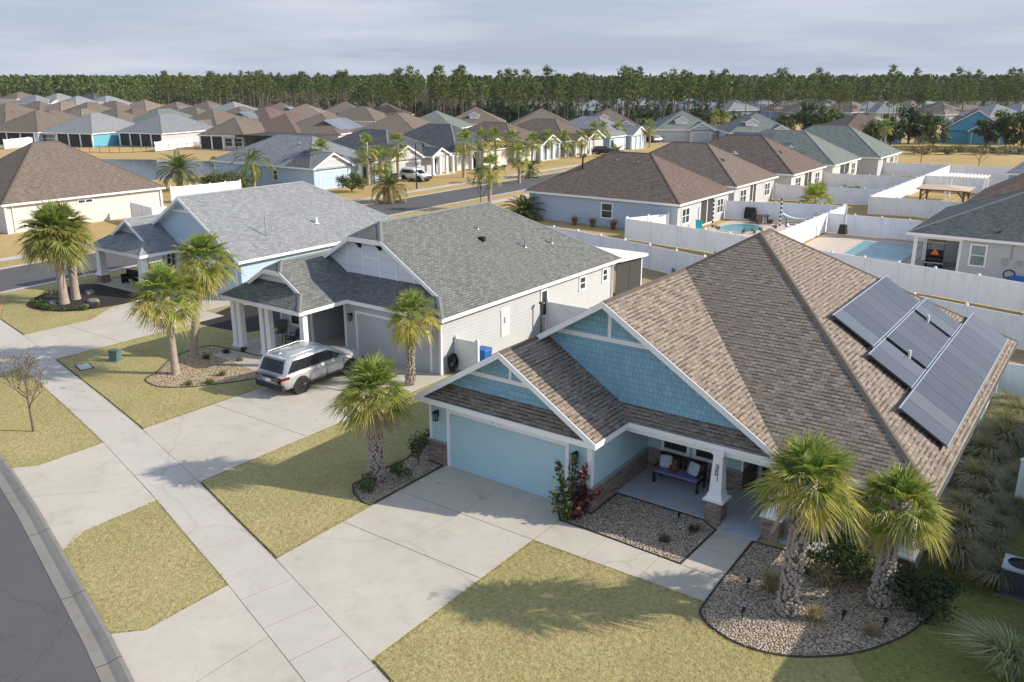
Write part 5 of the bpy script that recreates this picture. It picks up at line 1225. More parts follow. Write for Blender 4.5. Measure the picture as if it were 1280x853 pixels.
# ------------------------------------------------------------------ fences
def fence(label,pts,h=1.83,post=True,step=2.4,group='white vinyl yard fences',mat='vinyl',cap=True):
    t=thing('fence',label,'fence',(pts[0][0],pts[0][1],0),0,group); b=MB()
    ps=[]
    for a,c in zip(pts[:-1],pts[1:]):
        a,c=Vector((a[0],a[1])),Vector((c[0],c[1])); d=(c-a).normalized(); L=(c-a).length; n=Vector((-d.y,d.x)); ang=math.atan2(d.y,d.x)
        b.obox((a+c)/2,L,.04,.06,h-.04,ang); b.obox((a+c)/2,L,.06,h-.16,h-.02,ang); b.obox((a+c)/2,L,.06,.06,.2,ang)
        k=max(1,round(L/step))
        for i in range(k+1):
            if i==k and (c-Vector(pts[-1][:2])).length>.01: continue
            ps.append((a+(c-a)*i/k,ang))
    b.build('fence_panel',M[mat],t)
    for p,ang in ps:
        c=MB(); c.obox(p,.13,.13,0,h+.03,ang); c.obox(p,.17,.17,h+.03,h+.06,ang); v0=len(c.v); c.taper((p.x,p.y),.075,.075,.01,.01,h+.06,h+.14); c.build('fence_post',M[mat],t)
fence('long white fence directly behind the blue and the grey-roofed houses',[(-22,37.3),(-16.9,36.5),(-11.9,35.1),(-4.5,32.8),(9.5,29.6),(15.1,28.),(25,25.3)],1.8)
fence('second white fence line past the bare alley, bounding both pool yards',[(-16.7,44.2),(-8.8,42.75),(-4.2,41.7),(2.2,39.25),(9.1,37.8),(14.3,36.5),(25,34)])
fence('short sunlit white fence joining the big brown-roofed house wall',[(-16.75,44.5),(-14.9,48.8)])
fence('sunlit white fence between the two swimming pools',[(-3.6,41.9),(-3.5,63.5)])
fence('white fence behind the round pool and grill',[(-14,59.95),(-7.3,62.1),(-3.65,63.3)])
fence('white fence closing the rectangular pool yard at the back',[(-3.35,57.7),(8,57.5),(20,57.2)])
fence('white fence in front of the timber gazebo',[(-3.2,71.7),(6.95,72.3),(19,72.7)])
fence('long sunlit white fence running back past the gazebo and pergola',[(-3.3,71.9),(-2.9,92),(-2.6,112)])
fence('white fence behind the broad-leaved fan palm and hedge',[(-14.7,76.2),(-5.4,77.8),(-3.5,78)])
fence('farthest white fence before the open dormant field',[(-12,111),(4,114),(14,115)])
fence('white fence behind the white slatted pergola',[(-2.8,96.5),(3.6,96.),(8,96)])
fence('white fence by the oleander hedge of the green-grey house',[(-13.8,92.),(-3.1,93)])
fence('white gate fence closing the gap between the two front houses',[(-6.45,16.3),(-.9,16.3)],1.8)
fence('white fence stub at the back right corner of the blue house',[(15.25,19.0),(18.7,19.4)],1.8)
fence('white screen panel at the right picture edge near the condenser',[(17.12,8.1),(18.7,8.15)],1.8)
fence('small white screen panel beside the hose reel',[(-6.5,8.45),(-5.25,8.5)],1.65)
def P2(u,v,z=1.8): p=at(u,v,z); return (p.x,p.y)
fence('white fence along the long cream house near the teal pool',[P2(163,253),P2(190,260),P2(233,256)])
fence('white fence behind the shaggy date palm',[P2(213,234),P2(262,230),P2(300,226)])
fence('white fence at the pondside end of the charcoal roofed lanai house',[P2(193,178),P2(240,172)])
fence('white fence beside the turquoise lanai house on the far left',[P2(4,175),P2(44,171)])
b=MB()
def iron(label,pts,h=1.3):
    t=thing('iron_fence',label,'fence',(pts[0][0],pts[0][1],0)); b=MB(); c=MB()
    for a,q in zip(pts[:-1],pts[1:]):
        a=Vector((a[0],a[1],0));q=Vector((q[0],q[1],0)); 
        for z in(.15,h-.15,h): b.tube([a+Vector((0,0,z)),q+Vector((0,0,z))],.03,4)
        n=int((q-a).length/1.8)
        for i in range(n): c.tube([a.lerp(q,i/n),a.lerp(q,i/n)+Vector((0,0,h+.1))],.04,4)
    b.build('rail',M['black'],t); c.build('picket',M['black'],t)
iron('thin black metal fence along the far pond bank',[P2(88,191,0),P2(150,192,0),P2(200,190,0),P2(245,187,0),P2(300,185,0)])
# ------------------------------------------------------------------ small yard things
def simple(name,label,cat,mb,mat,group=None): 
    o=mb.build(name,M[mat] if isinstance(mat,str) else mat); return tag(o,label,cat,group)
M['ugreen']=plain('utility_green',(.10,.17,.15),.5); M['bluebin']=plain('blue_bin_plastic',(.03,.12,.36),.5); M['purple']=plain('lavender_cushion',(.19,.17,.35),.8); M['pillow']=plain('patterned_pillow',(.45,.50,.52),.85,var=.35,vs=16); M['teal']=plain('turquoise_glaze',(.02,.28,.30),.3); M['plush']=plain('brown_plush',(.17,.085,.05),.95)
p=at(145,451); t=thing('utility_pedestal','green utility pedestal on the lawn by the paler driveway','utility box',(p.x,p.y,0),.25)
c=MB(); c.box(-.24,.24,-.18,.18,0,.5); c.build('cabinet',M['ugreen'],t,True); c=MB(); c.box(-.26,.26,-.2,.2,.5,.56); c.build('lid',M['ugreen'],t,True); c=MB(); c.box(-.36,.36,-.28,.28,-.02,.05); c.build('pad',M['gutter'],t,True)
p=at(105.5,459.5); t=thing('meter_box','pale meter cover plate set in the lawn near the sidewalk','meter cover',(p.x,p.y,0),-.25)
c=MB(); c.box(-.5,.5,-.33,.33,-.03,.03); c.build('frame',M['joint'],t,True); c=MB(); c.box(-.42,.42,-.26,.26,.03,.05); c.build('lid',plain('pale_grey_lid',(.5,.54,.55),.5),t,True)
# condenser
t=thing('air_conditioner','grey air conditioner condenser on a pad at the right picture edge','air conditioner',(17.75,2.95,0),0)
c=MB(); c.box(-.5,.5,-.5,.5,0,.08); c.build('pad',M['gutter'],t,True)
c=MB(); c.box(-.40,.40,-.40,.40,.1,.82); c.build('coil_casing',plain('dark_coil',(.05,.05,.065),.6),t,True)
c=MB()
for i in range(13): z=.14+i*.052; c.box(-.415,.415,-.415,.415,z,z+.014)
for x in(-.4,.4):
    for y in(-.4,.4): c.box(x-.03,x+.03,y-.03,y+.03,.08,.84)
c.box(-.43,.43,-.43,.43,.08,.14); c.build('louver',plain('casing_grey',(.11,.11,.125),.5),t,True)
c=MB(); 
ring=ellipse(0,0,.33,.33,24); sq=[]
for (x,y) in ring: m=max(abs(x),abs(y)); sq.append((x/m*.43,y/m*.43))
for i in range(24):
    j=(i+1)%24; c.face([(ring[i][0],ring[i][1],.9),(sq[i][0],sq[i][1],.87),(sq[j][0],sq[j][1],.87),(ring[j][0],ring[j][1],.9)]); c.face([(sq[i][0],sq[i][1],.82),(sq[j][0],sq[j][1],.82),(sq[j][0],sq[j][1],.87),(sq[i][0],sq[i][1],.87)])
c.build('top_cover',plain('cover_grey',(.42,.44,.46),.4),t,True)
c=MB(); c.tube([(0,0,.70),(0,0,.84)],.32,20); c.build('fan_well',M['black'],t,True)
c=MB()
for i in range(7): 
    r=.05+i*.045; e=ellipse(0,0,r,r,20); c.tube([(x,y,.89) for x,y in e]+[(e[0][0],e[0][1],.89)],.006,4)
for i in range(4): a=i*PI/4; c.tube([(-.33*math.cos(a),-.33*math.sin(a),.893),(.33*math.cos(a),.33*math.sin(a),.893)],.008,4)
c.build('fan_guard',M['dkgrey'],t,True)
# porch bench with cushions
t=thing('porch_bench','dark porch bench with lavender seat cushion under the front windows','bench',(7.5,3.35,.1))
c=MB()
for i in range(5): c.box(-.85,.85,-.3+i*.12,-.2+i*.12,.36,.39)
c.build('seat',M['black'],t,True); c=MB(); 
for i in range(10): x=-.8+i*.175; c.box(x-.03,x+.03,.3,.33,.42,.88)
c.box(-.85,.85,.29,.34,.84,.92); c.build('backrest',M['black'],t,True)
for x in(-.8,.8):
    for y in(-.27,.3): c=MB(); c.box(x-.035,x+.035,y-.035,y+.035,0,.38 if y<0 else .9); c.build('leg',M['black'],t,True)
    c=MB(); c.box(x-.04,x+.04,-.3,.33,.58,.63); c.build('armrest',M['black'],t,True)
c=MB(); c.box(-.78,.78,-.30,.25,.39,.48); c.build('seat_cushion',M['purple'],t,True)
def cushion(mb,c,s,rz,tilt):
    b=bmesh.new(); bmesh.ops.create_uvsphere(b,u_segments=14,v_segments=8,radius=1)
    Mx=Matrix.Translation(Vector(c))@Matrix.Rotation(rz,4,'Z')@Matrix.Rotation(tilt,4,'X')
    vs=[]
    for v in b.verts:
        f=lambda q:math.copysign(abs(q)**.45,q); vs.append(Mx@Vector((f(v.co.x)*s*.5,v.co.y*s*.18,f(v.co.z)*s*.5)))
    mb.faces_idx(vs,[[v.index for v in f_.verts] for f_ in b.faces],True); b.free()
for x,rz,lab in((6.97,.25,'pale patterned pillow at the left end of the porch bench'),(8.0,-.3,'pale patterned pillow at the right end of the porch bench')): c=MB(); cushion(c,(x,3.42,.81),.46,rz,-.35); simple('pillow',lab,'pillow',c,'pillow')
c=MB()
for q,r in(((7.33,3.36,.70),(.12,.11,.15)),((7.33,3.33,.9),(.10,.095,.1)),((7.26,3.34,.99),(.035,.02,.035)),((7.40,3.34,.99),(.035,.02,.035)),((7.26,3.2,.62),(.045,.12,.045)),((7.42,3.2,.62),(.045,.12,.045)),((7.2,3.28,.74),(.04,.08,.04)),((7.46,3.28,.74),(.04,.08,.04))):
    b=bmesh.new(); bmesh.ops.create_uvsphere(b,u_segments=12,v_segments=8,radius=1); c.faces_idx([Vector((v.co.x*r[0]+q[0],v.co.y*r[1]+q[1],v.co.z*r[2]+q[2])) for v in b.verts],[[v.index for v in f_.verts] for f_ in b.faces],True); b.free()
simple('stuffed_bear','small brown stuffed bear sitting between the bench pillows','stuffed toy',c,'plush')
# porch chairs
def chair(label,loc,rz):
    t=thing('porch_chair',label,'chair',loc,rz); c=MB(); c.box(-.26,.26,-.25,.25,.40,.45); c.build('seat',M['dkgrey'],t,True)
    c=MB(); c.plank((-.26,.24,1.02),(.26,.24,1.02),.56,(0,.04,0)); v=[(x,y+(z-.45)*.25,z) for x,y,z in c.v]; c.v=v; c.build('backrest',M['dkgrey'],t,True)
    for x in(-.28,.28):
        for y in(-.24,.24): c=MB(); c.tube([(x,y,0),(x,y*.9,.62)],.02,6); c.build('leg',M['black'],t,True)
        c=MB(); c.box(x-.03,x+.03,-.28,.3,.62,.65); c.build('armrest',M['black'],t,True)
chair('dark porch chair seen from the side below the porch window',(-15.55,6.1,.15),-1.2); chair('dark porch chair half hidden behind the paired porch columns',(-17.0,6.5,.15),.3)
c=MB(); c.tube([(-17.9,6.6,.15),(-17.9,6.6,.3),(-17.9,6.6,.48),(-17.9,6.6,.5)],[.13,.24,.2,.23],16); c.tube([(-17.4,6.9,.15),(-17.4,6.9,.17)],.01,4); simple('planter','round turquoise planter on the grey-roofed house porch','planter',c,'teal')
t=thing('porch_bench','dark bench on the square porch of the pale roofed corner house','bench',(-35.6,9.2,.14),.1); c=MB(); c.box(-.65,.65,-.25,.25,.38,.44); c.build('seat',M['black'],t,True); c=MB(); c.box(-.65,.65,.22,.27,.44,.9); c.build('backrest',M['black'],t,True)
for x in(-.6,.6): c=MB(); c.box(x-.04,x+.04,-.25,.25,0,.62); c.build('leg',M['black'],t,True)
# hose reel on the wall
t=thing('hose_reel','coil of black garden hose hung on the white side wall','garden hose',(-6.5,8.05,.62))
rh=random.Random(3)
c=MB()
for i in range(9):
    r=.28+rh.uniform(-.05,.08); e=[( .06+.012*i+rh.uniform(-.01,.01),r*math.cos(a),r*1.25*math.sin(a)-.02*i) for a in [2*PI*q/22 for q in range(23)]]; c.tube(e,.018,5)
c.build('hose',M['black'],t,True); c=MB(); c.box(-.07,.2,-.12,.12,.1,.16); c.box(-.07,-.04,-.18,.18,-.15,.2); c.build('hanger',M['dkgrey'],t,True)
t=thing('recycling_bin','blue wheeled bin behind the small white screen panel','bin',(-5.5,9.25,0),.1); c=MB(); c.taper((0,0),.24,.26,.3,.34,.06,1.0); c.build('tub',M['bluebin'],t,True); c=MB(); c.taper((0,.02),.32,.37,.28,.32,1.0,1.1); c.build('lid',M['bluebin'],t,True)
for x in(-.25,.25): c=MB(); c.tube([(x-.03,.26,.11),(x+.03,.26,.11)],.11,12); c.build('wheel',M['tyre'],t,True)
t=thing('lamp_post','dark post standing at the white side wall window','post',(-6.2,15.3,0)); c=MB(); c.tube([(0,0,0),(0,0,1.9)],.05,8); c.build('pole',M['dkgrey'],t,True); c=MB(); c.taper((0,0),.09,.09,.11,.11,1.9,2.0); c.build('post_cap',M['dkgrey'],t,True)
# path lights
for i,(x,y,lab) in enumerate([(8.55,1.1,'black path light at the porch edge of the middle gravel bed'),(9.2,.55,'black path light right of its twin in the middle gravel bed'),(12.1,-2.6,'black path light left of the tallest front palm'),(14.25,-1.2,'black path light between the two front palms, near the bed curve'),(15.2,-.9,'black path light at the far right of the front gravel bed'),(11.7,-1.2,'black path light near the entrance path edge')]):
    t=thing('path_light',lab,'garden light',(x,y,.02)); c=MB(); c.tube([(0,0,0),(0,0,.22)],.014,6); c.build('stake',M['black'],t,True); c=MB(); c.tube([(0,0,.2),(.02,0,.24),(.03,0,.34)],[.03,.05,.055],8); c.build('lamp_head',M['black'],t,True)
# pool yard furniture
t=thing('grill','covered black grill by the white fence of the round pool yard','grill',(-11.6,60.3,.02),.2); c=MB(); c.box(-.55,.55,-.3,.3,.2,.95); c.build('cart',M['black'],t,True); c=MB(); c.tube([(-.5,0,1.0),(.5,0,1.0)],.3,10); c.build('hood',M['black'],t,True)
t=thing('patio_table','dark patio table beside the covered grill','table',(-10.,59.6,.02)); c=MB(); c.cyl((0,0),.6,.70,.74,16); c.build('tabletop',plain('brown_wicker',(.10,.06,.045),.8),t,True)
for a in range(4): c=MB(); c.tube([(.4*math.cos(a*1.57+.8),.4*math.sin(a*1.57+.8),0),(.35*math.cos(a*1.57+.8),.35*math.sin(a*1.57+.8),.7)],.03,6); c.build('leg',M['black'],t,True)
for i,(x,y) in enumerate([(-10.9,59.3),(-9.2,59.2),(-10.1,58.6)]):
    t=thing('patio_chair','brown wicker chair around the dark patio table','chair',(x,y,.02),i*2.,'chairs at the dark patio table'); c=MB(); c.box(-.25,.25,-.25,.25,.1,.45); c.build('seat',plain('brown_wicker',(.10,.06,.045),.8),t,True); c=MB(); c.box(-.25,.25,.2,.27,.45,.9); c.build('backrest',plain('brown_wicker',(.10,.06,.045),.8),t,True)
t=thing('hammock','pale hammock on an arched metal stand by the round pool','hammock',(-7.,60.8,.02),.2); c=MB(); c.tube([(-1.6,0,1.2),(-1.,0,.1),(1.,0,.1),(1.6,0,1.2)],.04,6); c.tube([(-1.,-.5,.05),(-1.,.5,.05)],.04,6); c.tube([(1.,-.5,.05),(1.,.5,.05)],.04,6); c.build('stand',M['grey'],t,True)
c=MB()
for i in range(8): 
    x0=-1.5+i*.375;x1=x0+.375; z=lambda x:.55+.27*(x/1.5)**2*1.6; c.face([(x0,-.35,z(x0)),(x1,-.35,z(x1)),(x1,.35,z(x1)),(x0,.35,z(x0))])
c.build('bed_cloth',M['pillow'],t,True)
t=thing('parasol','closed dark parasol standing on the rectangular pool deck','parasol',(-1.6,56.2,.02)); c=MB(); c.tube([(0,0,0),(.15,0,3.)],.03,6); c.build('pole',M['alloy'],t,True); c=MB(); c.taper((0,0),.35,.35,.25,.25,.3,1.1); c.build('base',M['black'],t,True); c=MB(); c.tube([(.05,0,1.2),(.1,0,2.2),(.15,0,2.9)],[.16,.1,.03],8); c.build('canopy',M['pillow'],t,True)
for i,(x,y,h) in enumerate([(-13.0,54.4,2.6),(-8.1,58.8,2.6)]):
    t=thing('striped_post','black and white striped garden torch by the round pool, '+('left' if i==0 else 'right')+' of the water','garden torch',(x,y,.02)); 
    c=MB(); c.tube([(0,0,0),(0,0,2.4)],.09,8); c.build('pole',M['stripe'],t,True); e=MB(); e.tube([(0,0,2.4),(0,0,2.6)],[.12,.05],8); e.build('top',M['black'],t,True)
for i,(x,y) in enumerate([(-11.6,52.6),(-9.3,52.7),(-8.6,53.1),(-8.0,53.6),(-12.3,53.),(-7.9,57.)]):
    shrub('small potted plant at the rim of the round pool',(x,y,.02),(.3,.3,.3),90,.07,[(.1,.13,.04),(.2,.1,.05),(.06,.09,.03)],130+i,'potted plant','potted_plant','potted plants around the round pool',False,3)
# teal lounge chair
t=thing('lounge_chair','turquoise lounge chair outside the screened porch','lounge chair',(-13.0,51.4,.02),.5); c=MB(); c.box(-.3,.3,-.9,.3,.3,.36); c.build('seat',M['teal'],t,True); c=MB(); c.plank((-.3,.9,.95),(.3,.9,.95),.06,(0,-.6,-.6)); c.build('backrest',M['teal'],t,True)
for x in(-.28,.28): c=MB(); c.box(x-.03,x+.03,-.8,-.74,0,.3); c.box(x-.03,x+.03,.2,.26,0,.3); c.build('leg',M['teal'],t,True)
# gazebo and pergola
t=thing('gazebo','brown timber gazebo with a flat tan roof inside the white fence','gazebo',(2.9,76.6,0),.0); wood=plain('brown_timber',(.19,.09,.055),.8,var=.25); 
for x in(-2.,2.):
    for y in(-1.7,1.7): c=MB(); c.box(x-.1,x+.1,y-.1,y+.1,0,2.5); c.tube([(x,y,1.7),(x*.7,y,2.45)],.06,5); c.build('post',wood,t,True)
c=MB(); c.box(-2.4,2.4,-2.1,2.1,2.5,2.62); c.build('beam',wood,t,True); c=MB(); c.faces_idx([(-2.5,-2.2,2.63),(2.5,-2.2,2.63),(2.5,2.2,2.63),(-2.5,2.2,2.63),(0,0,2.95)],[(0,1,4),(1,2,4),(2,3,4),(3,0,4),(3,2,1,0)]); c.build('roof',plain('tan_roof_panel',(.52,.40,.28),.8,var=.15),t,True)
t=thing('pergola','white pergola with open slats behind the timber gazebo','pergola',(3.,89.5,0))
for x in(-1.9,1.9):
    for y in(-1.4,1.4): c=MB(); c.box(x-.08,x+.08,y-.08,y+.08,0,2.5); c.build('post',M['white'],t,True)
for y in(-1.4,1.4): c=MB(); c.box(-2.1,2.1,y-.05,y+.05,2.5,2.65); c.build('beam',M['white'],t,True)
for i in range(12): c=MB(); x=-2.+i*.36; c.box(x-.05,x+.05,-1.9,1.9,2.66,2.8); c.build('slat',M['white'],t,True)
# street lamp
p=at(521,236); t=thing('street_lamp','dark street lamp post in front of the white gabled garage','street lamp',(p.x,p.y,0)); c=MB(); c.tube([(0,0,0),(0,0,.6),(0,0,5.6)],[.11,.08,.05],8); c.build('pole',M['black'],t,True); c=MB(); c.tube([(0,0,5.5),(.3,.3,5.75),(.7,.7,5.6)],.03,6); c.build('arm',M['black'],t,True); c=MB(); c.tube([(.7,.7,5.6),(.7,.7,5.45),(.7,.7,5.2)],[.04,.2,.1],10); c.build('lamp_head',M['black'],t,True)
b=None
# ------------------------------------------------------------------ houses along the side street, fronts facing it
q=PI/2
house('steel blue walled house with mid grey roof and white garage gable beyond the pond palms',(-64.3,57.4,0),q,13.4,20,'paleblue_lap','roof_mid','cap_grey',s=.5,garage=(-5.3,-1.0,-.6),gables=[(-3.2,3.5,-.6)],porch=(1.,5.5,-1.,3),wins=[('x',-6.35,-1,6.5,7.5,.8,2.3,True)],gmat='white_lap',vents=[(-3.5,5.5,4.2,.9,.07),(-2,7,5.2,.3,.08)])
house('charcoal roofed house with white garage gable and porch behind the parked white suv',(-64.6,71.8,0),q,13.4,18,'white_lap','roof_char','cap_grey',s=.52,garage=(-5.6,-1.0,-.5),gables=[(-3.4,3.4,-.5),(2.6,2.2,-1.6,'gable',False)],porch=(.6,5.4,-1.7,4),vents=[(-4.3,6.5,4.,.9,.07,'white')])
house('charcoal roofed house with beige clipped garage gable',(-64.4,86.2,0),q,13.4,18,'cream_lap','roof_char','cap_grey',s=.55,garage=(1.2,5.6,-.5),gables=[(3.4,3.3,-.5,'dutch'),(-.6,1.6,-1.2)],porch=(-4.5,.6,-1.2,3),gdoor='cream_lap')
house('dark brown roofed house with grey garage and one white gable, fourth along the far kerb',(-64.3,101,0),q,13.4,18,'bluegrey_lap','roof_dkbrown','cap_brown',s=.5,garage=(-5.6,-1.2,-.5),gables=[(3.,3.,-1.)],porch=(-.6,5.4,-1.2,4),gmat='white_lap')
house('dark brown roofed white house with twin white gables, fifth along the far kerb',(-64.,116,0),q,13.4,18,'white_lap','roof_dkbrown','cap_brown',s=.5,garage=(1.2,5.6,-.5),gables=[(3.4,3.2,-.5),(-2.6,2.2,-1.2)],porch=(-5.,.4,-1.2,4))
house('steel grey roofed house with white porch gable at the end of the far kerb',(-63.4,131,0),q,13.4,17,'paleblue_lap','roof_mid','cap_grey',s=.5,garage=(-5.6,-1.2,-.5),gables=[(3.,3.2,-1.4)],porch=(-.4,5.6,-1.4,4),gmat='white_lap')
# ------------------------------------------------------------------ houses whose backs face the fenced yards
def back_house(label,yc,xb,W,D,wall,roof,cap,lanai,wins,s=.6,solar=None,vents=(),dutch=None,axis='y'):
    return house(label,(xb-D,yc,0),-q,W,D,wall,roof,cap,s=s,lanai=lanai,wins=[('y',D-OV,1)+w+(True,'pane',.11,True,True) for w in wins],solar=solar,vents=vents)
t=back_house('big dark brown hip roofed house with pale blue side wall past the alley',54.9,-13.8,12.4,16.8,'white_lap','roof_dkbrown','cap_brown',(-2.4,.9,2.6),[(3.3,5.,.7,2.2),(-4.6,-3.,.7,2.2)],vents=[(2.6,4.5,4.9,1.2,.09,'black'),(1.4,10,5.5,.3,.06),(2.6,13.4,4.5,.35,.05),(1.2,7.5,5.6,.25,.07)])
b=MB(); onbox(b,'x',5.86,1,.36,16.4,.02,2.55,.0,.03); b.build('side_wall',M['bluegrey_lap'],t,True); window(t,'x',5.89,1,8.6,9.9,.75,2.25)
rg=random.Random(4)
for i,x in enumerate((-24.2,-22.2,-20.0,-17.8)): clump('rust brown ornamental grass in the row along the pale blue side wall',(x,47.9,0),300,1.0,.7,[(.33,.19,.11),(.26,.15,.09),(.4,.25,.15)],140+i,.02,.3,'rust grasses along the pale blue wall')
back_house('brown roofed house behind the round pool yard, its end gable facing the fan palm',70.3,-14.6,12.6,16.6,'white_lap','roof_midbrown','cap_brown',(-.5,1.6,2.),[(2.6,4.4,.7,2.2),(-4.6,-2.9,.7,2.2)],vents=[(1,14,5.6,.25,.2)])
back_house('dark brown roofed house backing onto the oleander hedge',85.3,-13.6,12.8,17.5,'greige_lap','roof_dkbrown','cap_brown',(-1.8,1.2,2.4),[(2.6,4.6,.7,2.2),(-4.8,-3.,.7,2.2)],vents=[(1,15,5.4,.2,.2)])
back_house('green-grey roofed house with dark stepped solar panels',99.6,-13.0,12.6,18,'cream_lap','roof_green','cap_grey',(-2.,2.6,2.6),[(-4.8,-3.,.6,2.3)],solar=[(1,2.,8.,1.,5.4),(1,8.,11.,1.,3.6),(1,11.,13.2,.8,2.)])
back_house('last green-grey roofed house of the back row by the open field',114.,-10.8,12.8,18,'white_lap','roof_green','cap_grey',(1.,3.4,1.6),[(-3.,-.8,.4,2.4),(-5.4,-4.,.4,2.4)])
# right-hand column of houses
t=house('charcoal roofed white house with an open lanai sheltering the golf cart',(13.9,45.4,0),0,16.4,15,'white_lap','roof_char','cap_grey',s=.42,vents=[(-2.4,1.,3.1,.18,.09,'black')])
for o in list(t.children):
    if o.name.startswith('wall'): bpy.data.objects.remove(o)
b=MB(); x0=-13.9; b.prism([(9.35+x0,.35),(7.8,.35),(7.8,14.6),(-7.4,14.6),(-7.4,4.6),(9.35+x0,4.6)],0,2.6); b.build('wall',M['white_lap'],t,True)
for x,y in((6.3+x0,.5),(9.3+x0,.5),(6.3+x0,4.4)): column(t,x,y,.04,2.6,.13,.12)
b=MB(); b.box(-7.8,9.4+x0,.3,4.6,0,.045); b.build('porch_floor',M['porchfloor'],t,True); b=MB(); b.box(-7.8,9.4+x0,.36,.56,2.35,2.6); b.build('porch_beam',M['white'],t,True)
window(t,'y',.35,-1,9.9+x0,11.0+x0,.7,2.3,True,pane='pane_lit')
b=MB(); b.box(12.+x0,12.3+x0,.25,.35,1.0,1.5); b.box(12.9+x0,13.2+x0,.2,.35,1.1,1.4); b.tube([(12.5+x0,.3,2.5),(12.5+x0,.3,1.4)],.03,5); b.tube([(14.1+x0,.2,0),(14.1+x0,.2,1.3)],.08,6); b.build('meter_box',M['grey'],t,True)
t2=thing('hose_coil','dark hose and blue pump gear against the charcoal roofed house wall','pump',(12.6,45.2,0)); b=MB(); b.tube([(.35*math.cos(a),.0,.5+.3*math.sin(a)) for a in [i*.4 for i in range(17)]],.05,5); b.build('hose',M['black'],t2,True); b=MB(); b.box(-.1,1.1,-.2,.2,0,.35); b.tube([(.2,0,.35),(.9,0,.35)],.14,8); b.build('pump_body',M['bluebin'],t2,True)
house('dark brown roofed house filling the right edge behind the charcoal roof',(14.4,61.5,0),0,16,15,'greige_lap','roof_dkbrown','cap_brown',s=.6)
house('grey roofed house with pale blue wall and one small square window at right edge',(14.3,95,0),0,16.4,15,'bluegrey_lap','roof_mid','cap_grey',s=.5,wins=[('y',.35,-1,-5.6,-4.6,1.2,2.1,True)])
# ------------------------------------------------------------------ lanai houses by the pond
a=math.radians(15)
def pond_house(label,u,v,rot,W,D,wall,roof,cap,lan,s,ze=2.7,wins=()):
    p=at(u,v,ze); ca,sa=math.cos(rot),math.sin(rot)   # right front eave corner at the pixel
    c=(p.x-W/2*ca,p.y-W/2*sa,0)
    t=house(label,c,rot,W,D,wall,roof,cap,s=s)
    b=MB()
    for x0,x1 in lan: b.box(x0,x1,OV-.03,OV+.0,.1,ze-.2)
    b.build('lanai_screen',M['screen'],t,True)
    for x0,x1 in lan:
        n=max(1,round((x1-x0)/3.2))
        for i in range(n+1): b=MB(); x=x0+(x1-x0)*i/n; b.box(x-.14,x+.14,OV-.14,OV+.05,0,ze-.2); b.build('lanai_post',M['white'],t,True)
    for w_ in wins: window(t,*w_)
    return t
pond_house('pale grey roofed turquoise lanai house across the pond',115,167.5,a,14.5,17,'turq_lap','roof_light','cap_grey',[(-2.5,6.8)],.5,2.7,[('y',OV,-1,-6.6,-3.,.5,2.4,True)])
pond_house('mid grey roofed lanai house across the pond',202.5,167.5,a*.85,12.5,17,'white_lap','roof_mid','cap_grey',[(-5.5,5.8)],.55)
pond_house('brown roofed lanai house across the pond',305,170.3,a*1.3,10.5,14,'white_lap','roof_midbrown','cap_brown',[(-4.8,.3)],.6,2.7,[('y',OV,-1,.6,2.4,.6,2.3,True),('y',OV,-1,2.7,4.6,.6,2.3,True)])
pond_house('brown roofed house at the far left edge beyond the pond',47,166,a*1.2,14.5,16,'paleblue_lap','roof_midbrown','cap_brown',[(-5,6)],.55)
pond_house('brown roofed house cut by the left picture edge beyond the pond',5,164,a,13,14,'white_lap','roof_midbrown','cap_brown',[(-3,5)],.55)
